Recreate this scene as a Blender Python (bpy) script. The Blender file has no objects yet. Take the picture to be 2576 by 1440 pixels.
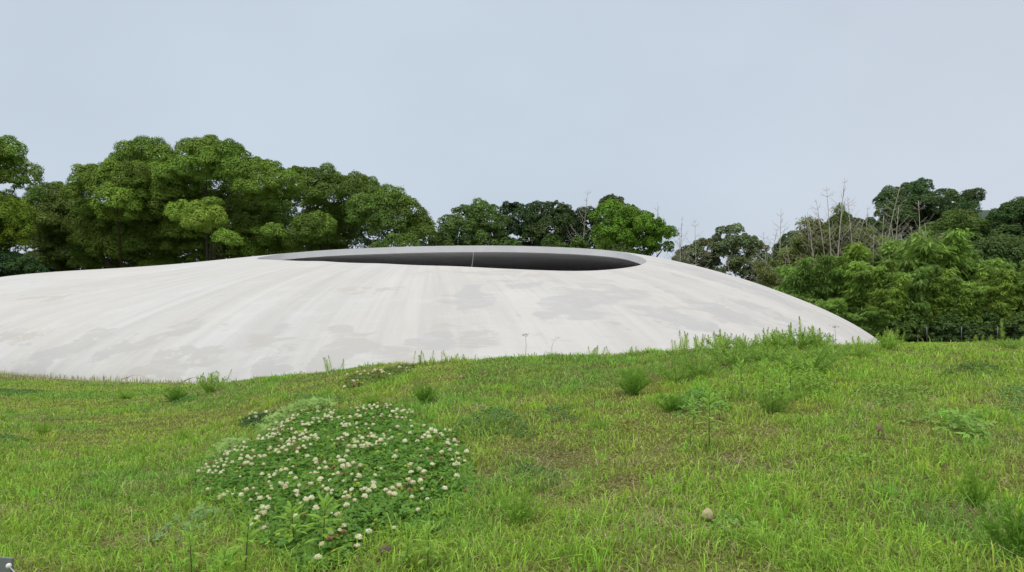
import bpy, math, random
import numpy as np
from mathutils import Vector

rng = np.random.default_rng(7)
random.seed(7)
scene = bpy.context.scene
COL = scene.collection
PI = math.pi

# ------------------------------------------------------------------ camera
CZ = 1.45
PITCH = math.atan(75 / 1900)
CP, SP = math.cos(PITCH), math.sin(PITCH)
cam_d = bpy.data.cameras.new('camera')
cam_d.sensor_width = 36
cam_d.lens = 1900 / 2576 * 36
cam_d.clip_start = 0.05
cam_d.clip_end = 6000
cam = bpy.data.objects.new('camera', cam_d)
cam.location = (0, 0, CZ)
cam.rotation_euler = (PI / 2 + PITCH, 0, 0)
COL.objects.link(cam)
scene.camera = cam


def ray(X, Y):
    """direction (scaled to depth 1) seen at a place of the 2576x1440 photograph"""
    u = (np.asarray(X, float) - 1288) / 1900
    v = (720 - np.asarray(Y, float)) / 1900
    d = np.stack([u + 0 * v, CP - v * SP + 0 * u, SP + v * CP + 0 * u], -1)
    return d / d[..., 1:2]


def at(X, Y, D):
    return np.array([0, 0, CZ]) + ray(X, Y) * D


def proj(P):
    x, y, z = P[..., 0], P[..., 1], P[..., 2] - CZ
    d = y * CP + z * SP
    v = -y * SP + z * CP
    return 1288 + 1900 * x / d, 720 - 1900 * v / d


# ------------------------------------------------------------------ helpers
def tag(o, label=None, cat=None, group=None, kind=None):
    if label:
        o['label'] = label
    if cat:
        o['category'] = cat
    if group:
        o['group'] = group
    if kind:
        o['kind'] = kind
    return o


def empty(name, loc):
    o = bpy.data.objects.new(name, None)
    o.empty_display_size = 0.1
    o.location = loc
    COL.objects.link(o)
    return o


def link(name, me, parent=None, loc=(0, 0, 0)):
    o = bpy.data.objects.new(name, me)
    COL.objects.link(o)
    o.location = loc
    if parent:
        o.parent = parent
    return o


class Geo:
    """collects polygons with one colour each; builds ONE mesh"""

    def __init__(self):
        self.v, self.l, self.t, self.c, self.n = [], [], [], [], 0

    def add(self, verts, faces, cols):
        """verts (n,3); faces (m,k) indices; cols (m,3)"""
        verts = np.asarray(verts, np.float32).reshape(-1, 3)
        faces = np.asarray(faces, np.int64)
        self.v.append(verts)
        self.l.append((faces + self.n).ravel())
        self.t.append(np.full(len(faces), faces.shape[1]))
        cols = np.asarray(cols, np.float32)
        if cols.ndim == 1:
            cols = np.tile(cols, (len(faces), 1))
        self.c.append(cols)
        self.n += len(verts)
        return self

    def quads(self, Q, cols):
        """Q (n,4,3)"""
        n = len(Q)
        if n:
            self.add(Q.reshape(-1, 3), np.arange(n * 4).reshape(n, 4), cols)
        return self

    def tube(self, pts, radii, col, seg=6):
        pts = np.asarray(pts, float)
        n = len(pts)
        radii = np.broadcast_to(np.asarray(radii, float), (n,))
        tan = np.gradient(pts, axis=0)
        tan /= np.linalg.norm(tan, axis=1, keepdims=True) + 1e-9
        ref = np.where(np.abs(tan[:, 2:3]) > 0.9, np.array([[1.0, 0, 0]]), np.array([[0, 0, 1.0]]))
        a = np.cross(tan, ref)
        a /= np.linalg.norm(a, axis=1, keepdims=True) + 1e-9
        b = np.cross(tan, a)
        ph = np.linspace(0, 2 * PI, seg, endpoint=False)
        ring = (a[:, None] * np.cos(ph)[None, :, None] + b[:, None] * np.sin(ph)[None, :, None])
        V = pts[:, None] + ring * radii[:, None, None]
        f = []
        for i in range(n - 1):
            for j in range(seg):
                k = (j + 1) % seg
                f.append((i * seg + j, i * seg + k, (i + 1) * seg + k, (i + 1) * seg + j))
        self.add(V.reshape(-1, 3), f, np.asarray(col, float))
        cap = [tuple(range(seg))[::-1], tuple((n - 1) * seg + j for j in range(seg))]
        self.l.append(np.array(cap).ravel() + self.n - n * seg)
        self.t.append(np.array([seg, seg]))
        self.c.append(np.tile(np.asarray(col, np.float32), (2, 1)))
        return self

    def mesh(self, name, mat, smooth=False, origin=(0, 0, 0)):
        me = bpy.data.meshes.new(name)
        V = np.concatenate(self.v) - np.asarray(origin, np.float32)
        L = np.concatenate(self.l).astype(np.int32)
        T = np.concatenate(self.t).astype(np.int32)
        C = np.concatenate(self.c)
        me.vertices.add(len(V))
        me.vertices.foreach_set('co', V.astype(np.float32).ravel())
        me.loops.add(len(L))
        me.loops.foreach_set('vertex_index', L)
        me.polygons.add(len(T))
        st = np.concatenate([[0], np.cumsum(T)[:-1]]).astype(np.int32)
        me.polygons.foreach_set('loop_start', st)
        me.polygons.foreach_set('use_smooth', np.full(len(T), smooth))
        me.update(calc_edges=True)
        at_ = me.attributes.new('col', 'FLOAT_COLOR', 'FACE')
        at_.data.foreach_set('color', np.concatenate([C, np.ones((len(C), 1))], 1).astype(np.float32).ravel())
        me.materials.append(mat)
        return me


def unit(v):
    return v / (np.linalg.norm(v, axis=-1, keepdims=True) + 1e-9)


def vnoise(x, y, s, seed=0):
    """2-D value noise in 0..1"""
    x = np.asarray(x, float) / s + seed * 17.3
    y = np.asarray(y, float) / s + seed * 9.7
    xi, yi = np.floor(x).astype(int), np.floor(y).astype(int)
    fx, fy = x - xi, y - yi
    fx, fy = fx * fx * (3 - 2 * fx), fy * fy * (3 - 2 * fy)

    def h(a, b):
        k = np.sin(a * 127.1 + b * 311.7 + seed * 74.7) * 43758.5453
        return k - np.floor(k)
    return (h(xi, yi) * (1 - fx) + h(xi + 1, yi) * fx) * (1 - fy) + (h(xi, yi + 1) * (1 - fx) + h(xi + 1, yi + 1) * fx) * fy


def fbm(x, y, s, seed=0, o=3):
    return sum(vnoise(x, y, s / 2 ** i, seed + i) * 0.5 ** i for i in range(o)) / sum(0.5 ** i for i in range(o))


def sstep(x, a, b):
    t = np.clip((x - a) / (b - a), 0, 1)
    return t * t * (3 - 2 * t)


# ------------------------------------------------------------------ materials
def new_mat(name):
    m = bpy.data.materials.new(name)
    m.use_nodes = True
    nt = m.node_tree
    nt.nodes.clear()
    out = nt.nodes.new('ShaderNodeOutputMaterial')
    return m, nt, out


def leaf_mat(name, trans=0.3, gloss=0.0):
    m, nt, out = new_mat(name)
    at_ = nt.nodes.new('ShaderNodeAttribute')
    at_.attribute_name = 'col'
    d = nt.nodes.new('ShaderNodeBsdfDiffuse')
    t = nt.nodes.new('ShaderNodeBsdfTranslucent')
    mx = nt.nodes.new('ShaderNodeMixShader')
    mx.inputs[0].default_value = trans
    nt.links.new(at_.outputs['Color'], d.inputs['Color'])
    nt.links.new(at_.outputs['Color'], t.inputs['Color'])
    nt.links.new(d.outputs[0], mx.inputs[1])
    nt.links.new(t.outputs[0], mx.inputs[2])
    sh = mx
    if gloss:
        g = nt.nodes.new('ShaderNodeBsdfGlossy')
        g.inputs['Roughness'].default_value = 0.45
        g.inputs['Color'].default_value = (0.8, 0.9, 0.85, 1)
        m2 = nt.nodes.new('ShaderNodeMixShader')
        m2.inputs[0].default_value = gloss
        nt.links.new(sh.outputs[0], m2.inputs[1])
        nt.links.new(g.outputs[0], m2.inputs[2])
        sh = m2
    nt.links.new(sh.outputs[0], out.inputs['Surface'])
    return m


def plain_mat(name, rough=0.8, metal=0.0, noise=0.25, scale=20):
    """colour attribute broken up with noise"""
    m, nt, out = new_mat(name)
    at_ = nt.nodes.new('ShaderNodeAttribute')
    at_.attribute_name = 'col'
    tc = nt.nodes.new('ShaderNodeTexCoord')
    n = nt.nodes.new('ShaderNodeTexNoise')
    n.inputs['Scale'].default_value = scale
    n.inputs['Detail'].default_value = 5
    nt.links.new(tc.outputs['Object'], n.inputs['Vector'])
    mr = nt.nodes.new('ShaderNodeMapRange')
    mr.inputs['To Min'].default_value = 1 - noise
    mr.inputs['To Max'].default_value = 1 + noise
    nt.links.new(n.outputs[0], mr.inputs[0])
    vm = nt.nodes.new('ShaderNodeVectorMath')
    vm.operation = 'SCALE'
    nt.links.new(at_.outputs['Color'], vm.inputs[0])
    nt.links.new(mr.outputs[0], vm.inputs['Scale'])
    b = nt.nodes.new('ShaderNodeBsdfPrincipled')
    b.inputs['Roughness'].default_value = rough
    b.inputs['Metallic'].default_value = metal
    nt.links.new(vm.outputs[0], b.inputs['Base Color'])
    nt.links.new(b.outputs[0], out.inputs['Surface'])
    return m


M_LEAF = leaf_mat('leaf', 0.28, 0.02)
M_TREE = leaf_mat('tree_leaf', 0.20, 0.015)
M_WEED = leaf_mat('weed_leaf', 0.42, 0.01)
M_GRASS = leaf_mat('grass_blade', 0.34, 0.02)
M_BAMB = leaf_mat('bamboo_leaf', 0.3, 0.02)
M_BARK = plain_mat('bark', 0.9, 0, 0.35, 6)
M_PETAL = leaf_mat('flower_petal', 0.38, 0.0)
M_STEM = plain_mat('plant_stem', 0.7, 0, 0.15, 60)
M_STONE = plain_mat('stone', 0.9, 0, 0.35, 45)
M_STEEL = plain_mat('steel', 0.45, 0.6, 0.08, 30)

# ------------------------------------------------------------------ terrain
_X = np.array([-1500, -400, 0, 200, 385, 594, 750, 900, 1300, 1700, 1900, 2230, 2576, 3000, 4200], float)
_S = np.array([-.042, -.043, -.0445, -.047, -.047, -.0245, -.008, .020, .042, .054, .060, .060, .052, .045, .03])
_Y = np.array([17, 17, 16, 15.5, 14, 10.5, 9, 8, 7, 7, 7, 7, 8, 9, 9], float)
T_GRID = np.linspace(-1.5, 1.5, 601)
XG = 1288 + 1900 * T_GRID


def _smooth(a, k):
    w = np.exp(-0.5 * (np.arange(-3 * k, 3 * k + 1) / k) ** 2)
    w /= w.sum()
    return np.convolve(np.pad(a, 3 * k, mode='edge'), w, 'valid')


S_G = _smooth(np.interp(XG, _X, _S), 10)
YC_G = _smooth(np.interp(XG, _X, _Y), 10)
H0 = 0.66


def _plane(t, y, sg):
    s = np.interp(t, T_GRID, sg)
    yc = np.interp(t, T_GRID, YC_G)
    return np.maximum(CZ - H0 + s * y, 0) * (1 - sstep(y, yc - 0.6, yc + 6.0)) * sstep(y, 0.25, 1.3)


# bring the crest of the mound to the height it has in the photograph
_cx = np.array([440, 594, 700, 800, 901, 1050, 1300, 1500, 1700, 1900, 2230, 2400, 2576, 3000], float)
_cy = np.array([969, 955, 942, 931, 919, 906, 895, 888, 874, 864, 863, 859, 857, 852], float) + 9
_yy = np.linspace(1.0, 13.5, 300)
for _ in range(8):
    Tm, Ym = np.meshgrid(T_GRID, _yy, indexing='ij')
    e = ((_plane(Tm, Ym, S_G) - CZ) / Ym).max(1)
    tgt = -(np.interp(XG, _cx, _cy) - 795) / 1900
    w = sstep(XG, 420, 680)
    S_G = S_G + _smooth((tgt - e) * w, 9)


def ground_z(x, y):
    x = np.asarray(x, float)
    y = np.asarray(y, float)
    yy = np.maximum(y, 0.05)
    z = np.where(y > 0.1, _plane(np.clip(x / yy, -1.5, 1.5), yy, S_G), 0)
    near = sstep(y, 0.9, 1.6) * (1 - sstep(np.hypot(x, y), 12, 16))
    z = z + near * ((fbm(x, y, 0.9, 3) - 0.5) * 0.05 + (vnoise(x, y, 0.22, 8) - 0.5) * 0.02)
    return z


def ground_hit(X, Y, lift=0.0):
    X = np.atleast_1d(np.asarray(X, float))
    Y = np.atleast_1d(np.asarray(Y, float))
    d = ray(X, Y)
    yy = np.concatenate([np.arange(1.0, 9, 0.01), np.arange(9, 40, 0.05)])
    P = np.array([0, 0, CZ]) + d[:, None] * yy[None, :, None]
    below = P[..., 2] <= ground_z(P[..., 0], P[..., 1]) + lift
    k = np.where(below.any(1), below.argmax(1), len(yy) - 1)
    Q = P[np.arange(len(X)), k]
    Q[:, 2] = ground_z(Q[:, 0], Q[:, 1])
    return Q


def crest_point(X, back=0.0):
    t = (X - 1288) / 1900
    yy = np.linspace(2, 12, 300)
    e = (ground_z(t * yy, yy) - CZ) / yy
    y = yy[e.argmax()] + back
    return np.array([t * y, y, ground_z(t * y, y)])


def axis_lines(lo, hi, mid, fine, n):
    u = np.linspace(-1, 1, n)
    inner = np.arange(mid[0], mid[1] + 1e-6, fine)
    k = np.arange(1, 60)
    left = mid[0] - fine * (1.16 ** k).cumsum()
    right = mid[1] + fine * (1.16 ** k).cumsum()
    return np.concatenate([left[left > lo][::-1], inner, right[right < hi], ]) if False else np.concatenate(
        [[lo], left[left > lo * 0.9][::-1], inner, right[right < hi * 0.9], [hi]])


gx = axis_lines(-1500, 1500, (-9, 9), 0.09, 0)
gy = axis_lines(-300, 2500, (0.2, 17), 0.09, 0)
GX, GY = np.meshgrid(gx, gy)
GZ = ground_z(GX, GY)
nx, ny = len(gx), len(gy)
idx = np.arange(nx * ny).reshape(ny, nx)
gf = np.stack([idx[:-1, :-1], idx[:-1, 1:], idx[1:, 1:], idx[1:, :-1]], -1).reshape(-1, 4)
m, nt, out = new_mat('turf_soil')
tc = nt.nodes.new('ShaderNodeTexCoord')
n1 = nt.nodes.new('ShaderNodeTexNoise')
n1.inputs['Scale'].default_value = 2.2
n1.inputs['Detail'].default_value = 8
n2 = nt.nodes.new('ShaderNodeTexNoise')
n2.inputs['Scale'].default_value = 85
n2.inputs['Detail'].default_value = 4
r1 = nt.nodes.new('ShaderNodeValToRGB')
r1.color_ramp.elements[0].position = 0.35
r1.color_ramp.elements[0].color = (0.17, 0.16, 0.07, 1)
r1.color_ramp.elements[1].position = 0.68
r1.color_ramp.elements[1].color = (0.20, 0.235, 0.065, 1)
r2 = nt.nodes.new('ShaderNodeValToRGB')
r2.color_ramp.elements[0].position = 0.3
r2.color_ramp.elements[0].color = (0.22, 0.2, 0.17, 1)
r2.color_ramp.elements[1].position = 0.7
r2.color_ramp.elements[1].color = (1.1, 1.1, 1.0, 1)
mu = nt.nodes.new('ShaderNodeVectorMath')
mu.operation = 'MULTIPLY'
bs = nt.nodes.new('ShaderNodeBsdfDiffuse')
for n in (n1, n2):
    nt.links.new(tc.outputs['Object'], n.inputs['Vector'])
nt.links.new(n1.outputs[0], r1.inputs[0])
nt.links.new(n2.outputs[0], r2.inputs[0])
nt.links.new(r1.outputs[0], mu.inputs[0])
nt.links.new(r2.outputs[0], mu.inputs[1])
nt.links.new(mu.outputs[0], bs.inputs['Color'])
nt.links.new(bs.outputs[0], out.inputs['Surface'])
M_SOIL = m
g = Geo().add(np.stack([GX, GY, GZ], -1), gf, (0.1, 0.1, 0.05))
tag(link('ground', g.mesh('ground', M_SOIL, True)), kind='structure',
    label='grassy mound and level lawn around the white shell', cat='ground')

# ------------------------------------------------------------------ concrete shell
Q = [-2.5199, 38.0875, 4.3529, 2.7813, 0.7738, 3.0667, -0.1365, -0.1345, 0.1634, 0.0092, -0.0984, 0.1208, 0.0156,
     -0.0011, 0.0158, -0.0555, -0.1058, 0.0067, 0.0063]
RES_X = np.array([-900, -300, 0, 150, 300, 450, 650, 800, 950, 1160, 1300, 1400, 1540, 1620, 1700, 1800, 1900, 2000, 2100, 2170, 2225, 2500])
RES_E = np.array([0, 9, 11.3, 1.0, -7.1, -8.6, -.5, .6, -2.1, -2.4, -.7, .5, 4.0, 4.2, 3.3, .3, -1.0, -4.7, -2.2, 1.0, 4.2, 0])
RES_G = _smooth(np.interp(XG, RES_X, RES_E), 6)


def shell_R(th):
    lr = Q[5]
    for i in range(4):
        lr = lr + Q[6 + 2 * i] * np.cos((i + 1) * th) + Q[7 + 2 * i] * np.sin((i + 1) * th)
    return np.exp(lr)


def shell_rho(x, y):
    th = np.arctan2(y - Q[1], x - Q[0])
    return np.hypot(x - Q[0], y - Q[1]) / shell_R(th), th


def shell_z(x, y):
    r, th = shell_rho(x, y)
    n = Q[3] + Q[14] * np.cos(th) + Q[15] * np.sin(th) + Q[16] * np.cos(2 * th)
    mm = Q[4] + Q[17] * np.cos(th) + Q[18] * np.sin(th)
    z = Q[2] * np.maximum(1 - np.minimum(r, 1) ** n, 0) ** mm
    dz = np.interp(x / np.maximum(y, 5), T_GRID, RES_G) / 1900 * 40
    return z + dz * z / Q[2]


def shell_hit(X, Y):
    d = ray(X, Y)
    yy = np.arange(12, 56, 0.03)
    P = np.array([0, 0, CZ]) + d * yy[:, None]
    b = (P[:, 2] <= shell_z(P[:, 0], P[:, 1])) & (shell_rho(P[:, 0], P[:, 1])[0] < 1)
    if not b.any():
        return None
    return P[b.argmax()]


def shell_ridge(X):
    t = (X - 1288) / 1900
    yy = np.arange(14, 54, 0.05)
    e = (shell_z(t * yy, yy) - CZ) / yy
    k = e.argmax()
    return np.array([t * yy[k], yy[k], shell_z(t * yy[k], yy[k])])


near_px = [(646, 649), (680, 653), (720, 655), (811, 657), (964, 663), (1148, 670), (1300, 678), (1400, 682), (1459, 683.5),
           (1530, 680), (1580, 674), (1613, 667), (1624, 661), (1627, 656), (1611, 647), (1592, 641.5)]
hole = [p for p in (shell_hit(*q) for q in near_px) if p is not None]
hole += [shell_ridge(X) + np.array([0, 0.15, 0]) for X in np.arange(690, 1560, 30)]
hole = np.array(hole)
K = np.array([(hole[:, 0].min() + hole[:, 0].max()) / 2, (hole[:, 1].min() + hole[:, 1].max()) / 2])
ha = np.arctan2(hole[:, 1] - K[1], hole[:, 0] - K[0])
hr = np.hypot(hole[:, 0] - K[0], hole[:, 1] - K[1])
o_ = np.argsort(ha)
ha, hr = ha[o_], hr[o_]
NA = 240
ang = np.linspace(-PI, PI, NA, endpoint=False)
r_h = np.interp(ang, np.concatenate([ha - 2 * PI, ha, ha + 2 * PI]), np.tile(hr, 3))
w = np.exp(-0.5 * (np.arange(-9, 10) / 2.5) ** 2)
w /= w.sum()
r_h = np.convolve(np.concatenate([r_h[-9:], r_h, r_h[:9]]), w, 'valid')
# outer radius from K to the base line
ca, sa = np.cos(ang), np.sin(ang)
lo, hi = np.zeros(NA), np.full(NA, 80.0)
for _ in range(50):
    mid = (lo + hi) / 2
    ins = shell_rho(K[0] + mid * ca, K[1] + mid * sa)[0] < 1
    lo, hi = np.where(ins, mid, lo), np.where(ins, hi, mid)
r_b = lo * 0.9995
THICK = 0.23
NR = 90
s = np.linspace(0, 1, NR) ** 0.8
s = 1 - (1 - np.linspace(0, 1, NR)) ** 1.5


def shell_grid(rb):
    Rr = r_h[None] * (1 - s[:, None]) + rb[None] * s[:, None]
    x, y = K[0] + Rr * ca, K[1] + Rr * sa
    return x, y, shell_z(x, y)


def ring_faces(n_r, n_a, flip=False):
    I = np.arange(n_r * n_a).reshape(n_r, n_a)
    J = np.roll(I, -1, 1)
    f = np.stack([I[:-1], J[:-1], J[1:], I[1:]], -1).reshape(-1, 4)
    return f if flip else f[:, ::-1]


X0, Y0, Z0 = shell_grid(r_b)
Z0[-1] = -0.15
Po = np.stack([X0, Y0, Z0], -1)

# stains at their places on the shell
stain_px = [  # X, Y, half width, half height, strength, warm
    (1180, 738, 40, 26, .9, 0), (1215, 800, 30, 28, .5, .3), (1420, 768, 75, 24, .9, .1), (1690, 795, 115, 13, 1, 0), (1560, 735, 95, 10, .45, .2),
    (1830, 790, 80, 16, .9, 0), (1780, 690, 130, 16, .8, .1), (1930, 740, 80, 12, .8, 0), (1950, 800, 60, 16, .7, .1), (2070, 800, 55, 10, .5, .3),
    (230, 850, 60, 26, .95, .3), (150, 890, 90, 24, .9, .1), (70, 920, 60, 16, .8, .1), (455, 825, 42, 16, .95, .5), (470, 880, 55, 10, .7, .4),
    (60, 850, 70, 16, .6, 1), (700, 890, 60, 14, .6, .3), (860, 880, 90, 20, .7, .3), (1000, 893, 60, 10, .6, .5), (560, 860, 60, 10, .5, .4),
    (850, 735, 110, 10, .5, .8), (700, 760, 60, 22, .35, .9), (1100, 680, 90, 10, .4, 1), (1320, 690, 120, 12, .4, .8), (1220, 850, 80, 16, .7, .2),
    (1480, 800, 55, 14, .5, .1), (960, 730, 60, 12, .35, .8), (300, 720, 180, 8, .3, 1), (100, 745, 110, 8, .4, 1), (1120, 815, 60, 8, .4, .6), (1450, 735, 90, 10, .4, .3)]
_r = np.random.default_rng(5)
for _ in range(38):
    stain_px.append((_r.uniform(0, 1050), _r.uniform(815, 940), _r.uniform(14, 48), _r.uniform(4, 9), _r.uniform(.45, .95), _r.uniform(.1, .7)))
for _ in range(30):
    stain_px.append((_r.uniform(1050, 2000), _r.uniform(700, 860), _r.uniform(14, 50), _r.uniform(4, 9), _r.uniform(.35, .8), _r.uniform(0, .4)))
sm = np.zeros(X0.shape)
wm = np.zeros(X0.shape)
sx, sy = proj(Po)
front = Y0 < K[1] + 8
for (px, py, hw, hh, k, wa) in stain_px:
    c = shell_hit(px, py)
    if c is None:
        continue
    e1, e2 = shell_hit(px + hw, py), shell_hit(px, min(py + hh, 940))
    ex = abs(e1[0] - c[0]) if e1 is not None else hw / 1900 * c[1]
    ey = max(abs(e2[1] - c[1]), 0.35) if e2 is not None else 1.0
    # streaks run down the slope, so each blot is long along the fall line
    gq = np.exp(-(((X0 - c[0]) / ex) ** 2 + ((Y0 - c[1]) / (ey * 1.1)) ** 2) ** 1.3)
    sm = np.maximum(sm, gq * k)
    wm = np.maximum(wm, gq * wa)

me_g = Geo().add(Po, ring_faces(NR, NA), (1, 1, 1))


def concrete(name, base, dark, inner=False):
    m, nt, out = new_mat(name)
    N, Lk = nt.nodes, nt.links
    tc = N.new('ShaderNodeTexCoord')
    b = N.new('ShaderNodeBsdfPrincipled')
    b.inputs['Roughness'].default_value = 0.85
    b.inputs['Specular IOR Level'].default_value = 0.15

    def noise(scale, detail, vec, rough=0.55, dist=0.0):
        n = N.new('ShaderNodeTexNoise')
        n.inputs['Scale'].default_value = scale
        n.inputs['Detail'].default_value = detail
        n.inputs['Roughness'].default_value = rough
        n.inputs['Distortion'].default_value = dist
        Lk.new(vec, n.inputs['Vector'])
        return n.outputs[0]

    def mapr(v, a, b_, c=0.0, d=1.0):
        n = N.new('ShaderNodeMapRange')
        n.inputs[1].default_value = a
        n.inputs[2].default_value = b_
        n.inputs[3].default_value = c
        n.inputs[4].default_value = d
        Lk.new(v, n.inputs[0])
        return n.outputs[0]

    def mix(f, a, b_):
        n = N.new('ShaderNodeMix')
        n.data_type = 'RGBA'
        if isinstance(f, float):
            n.inputs[0].default_value = f
        else:
            Lk.new(f, n.inputs[0])
        for v, k in ((a, 6), (b_, 7)):
            if isinstance(v, tuple):
                n.inputs[k].default_value = (*v, 1)
            else:
                Lk.new(v, n.inputs[k])
        return n.outputs[2]

    def math_(op, a, b_):
        n = N.new('ShaderNodeMath')
        n.operation = op
        n.use_clamp = True
        for v, k in ((a, 0), (b_, 1)):
            if isinstance(v, float):
                n.inputs[k].default_value = v
            else:
                Lk.new(v, n.inputs[k])
        return n.outputs[0]

    obj = tc.outputs['Object']
    if inner:
        mp = N.new('ShaderNodeMapping')
        mp.inputs['Scale'].default_value = (0.25, 1.2, 1.0)
        Lk.new(obj, mp.inputs[0])
        c = mix(mapr(noise(1.2, 6, mp.outputs[0]), .35, .7), dark, base)
        Lk.new(c, b.inputs['Base Color'])
        Lk.new(b.outputs[0], out.inputs['Surface'])
        return m
    uv = N.new('ShaderNodeAttribute')   # x: angle round the opening, y: way down the slope
    uv.attribute_name = 'flow'
    st = N.new('ShaderNodeAttribute')
    st.attribute_name = 'stain'
    sep = N.new('ShaderNodeSeparateColor')
    Lk.new(st.outputs['Color'], sep.inputs[0])
    streak = N.new('ShaderNodeMapping')
    streak.inputs['Scale'].default_value = (1.0, 0.14, 1.0)
    Lk.new(uv.outputs['Vector'], streak.inputs[0])
    tone = mix(mapr(noise(0.22, 5, obj), .35, .65), base, tuple(x * y for x, y in zip(base, (.97, .93, .88))))
    fl = mapr(noise(0.8, 7, streak.outputs[0], .6, .4), .42, .72)
    tone = mix(math_('MULTIPLY', fl, 0.8), tone, tuple(x * y for x, y in zip(base, (.81, .795, .77))))
    fs_ = N.new('ShaderNodeMapping')
    fs_.inputs['Scale'].default_value = (3.2, 0.22, 3.2)
    Lk.new(uv.outputs['Vector'], fs_.inputs[0])
    fl2 = mapr(noise(1.0, 8, fs_.outputs[0], .65, .2), .50, .74)
    tone = mix(math_('MULTIPLY', fl2, 0.45), tone, tuple(x * y for x, y in zip(base, (.80, .785, .76))))
    sy_ = N.new('ShaderNodeSeparateXYZ')
    Lk.new(uv.outputs['Vector'], sy_.inputs[0])
    run = math_('MULTIPLY', mapr(sy_.outputs['Y'], 0.2, 5.0, 1.0, 0.0), mapr(noise(2.2, 6, fs_.outputs[0], .6), .46, .62))
    tone = mix(math_('MULTIPLY', run, 0.4), tone, tuple(x * y for x, y in zip(base, (.80, .77, .73))))
    # ragged blots: trowel-like edges, drawn out level along the slope
    lev = N.new('ShaderNodeMapping')
    lev.inputs['Scale'].default_value = (0.55, 1.0, 2.6)
    Lk.new(obj, lev.inputs[0])
    rag = noise(1.0, 10, lev.outputs[0], .68, .5)
    low = mapr(noise(0.16, 3, obj), .42, .62)
    k = math_('ADD', sep.outputs[0], math_('MULTIPLY', low, 0.20))
    blot = mapr(math_('ADD', k, mapr(rag, .30, .70, -.80, .50)), .34, .50)
    grey = mix(sep.outputs[1], dark, tuple(x * y for x, y in zip(dark, (1.08, 1.0, .88))))
    tone = mix(math_('MULTIPLY', blot, 0.72), tone, grey)
    # fine scuffs and thin lines
    sc_ = mapr(noise(3.0, 9, lev.outputs[0], .75), .56, .68)
    tone = mix(math_('MULTIPLY', sc_, 0.5), tone, tuple(x * y for x, y in zip(dark, (1.08, 1.03, .97))))
    br_ = mapr(noise(1.6, 8, lev.outputs[0], .7), .52, .66)
    tone = mix(math_('MULTIPLY', br_, 0.30), tone, tuple(x * 1.10 for x in base))
    Lk.new(tone, b.inputs['Base Color'])
    bp = N.new('ShaderNodeBump')
    bp.inputs['Strength'].default_value = 0.25
    bp.inputs['Distance'].default_value = 0.12
    Lk.new(noise(0.5, 4, streak.outputs[0]), bp.inputs['Height'])
    Lk.new(bp.outputs[0], b.inputs['Normal'])
    Lk.new(b.outputs[0], out.inputs['Surface'])
    return m


M_CONC = concrete('weathered_white_concrete', (0.572, 0.576, 0.568), (0.44, 0.442, 0.442))
M_RIM = plain_mat('cut_concrete', 0.8, 0, 0.13, 1.6)
M_INNER = concrete('inner_concrete', (0.80, 0.80, 0.80), (0.66, 0.66, 0.66), True)  # pale ceiling concrete with streaky random tone
M_FLOOR = plain_mat('concrete_floor', 0.6, 0, 0.1, 1)

shell_root = empty('concrete_shell', (K[0], K[1], 0))
tag(shell_root, 'low white weathered concrete shell building with one large oval roof opening', 'building')
me = me_g.mesh('outer_shell', M_CONC, True, (K[0], K[1], 0))
stv = np.stack([sm, wm, 0 * sm, 0 * sm + 1], -1).astype(np.float32)
a_ = me.attributes.new('stain', 'FLOAT_COLOR', 'POINT')
a_.data.foreach_set('color', stv.ravel())
a_ = me.attributes.new('flow', 'FLOAT_VECTOR', 'POINT')
# arc position round the opening (unrolled without a seam as a circle of 12 m) and distance down
dn = np.hypot(X0 - X0[0], Y0 - Y0[0])
fl = np.stack([ca[None] * 14 + 0 * dn, dn, sa[None] * 14 + 0 * dn], -1).astype(np.float32)
a_.data.foreach_set('vector', fl.ravel())
link('outer_shell', me, shell_root)

Xi, Yi, Zi = shell_grid(r_b - 0.35)
Zi = np.maximum(Zi - THICK, 0)
Zi[-1] = -0.15
Pi = np.stack([Xi, Yi, Zi], -1)
link('ceiling', Geo().add(Pi, ring_faces(NR, NA, True), (1, 1, 1)).mesh('ceiling', M_INNER, True, (K[0], K[1], 0)), shell_root)
rimP = np.stack([Po[0], Po[0] * .5 + Pi[0] * .5, Pi[0]])
link('opening_rim', Geo().add(rimP, ring_faces(3, NA, True), (0.66, 0.66, 0.66)).mesh('opening_rim', M_RIM, True, (K[0], K[1], 0)), shell_root)
fp = np.stack([np.stack([K[0] + r_b * k * ca, K[1] + r_b * k * sa, 0 * ca + 0.06], -1) for k in (0.001, 0.5, 0.99)])
link('floor', Geo().add(fp, ring_faces(3, NA), (0.6, 0.6, 0.59)).mesh('floor', M_FLOOR, True, (K[0], K[1], 0)), shell_root)

# thread hanging in the opening
rp = shell_ridge(1191)
p0 = np.array([rp[0], rp[1] + 0.05, rp[2] - THICK])
p1 = p0 + np.array([-0.62, -0.9, -1.9])
u = np.linspace(0, 1, 12)[:, None]
tp = p0 * (1 - u) + p1 * u + np.array([0.16, 0, 0.0]) * np.sin(u * PI)
tag(link('thread', Geo().tube(tp, 0.0095, (.32, .32, .32), 6).mesh('thread', M_STONE, True)),
    'thin pale thread hanging inside the dark oval opening', 'thread')


# ------------------------------------------------------------------ leaves and crowns
def leaf_quads(P, Nn, size, aspect=0.55, up=None):
    """kite shaped leaves at P facing Nn"""
    n = len(P)
    r = unit(rng.normal(size=(n, 3)))
    a = unit(np.cross(Nn, r))
    b = np.cross(Nn, a)
    size = np.broadcast_to(size, (n,))[:, None]
    w_ = size * aspect * 0.5
    return np.stack([P - a * size * .5, P + b * w_ + a * size * .05, P + a * size * .5, P - b * w_ + a * size * .05], 1)


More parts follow.
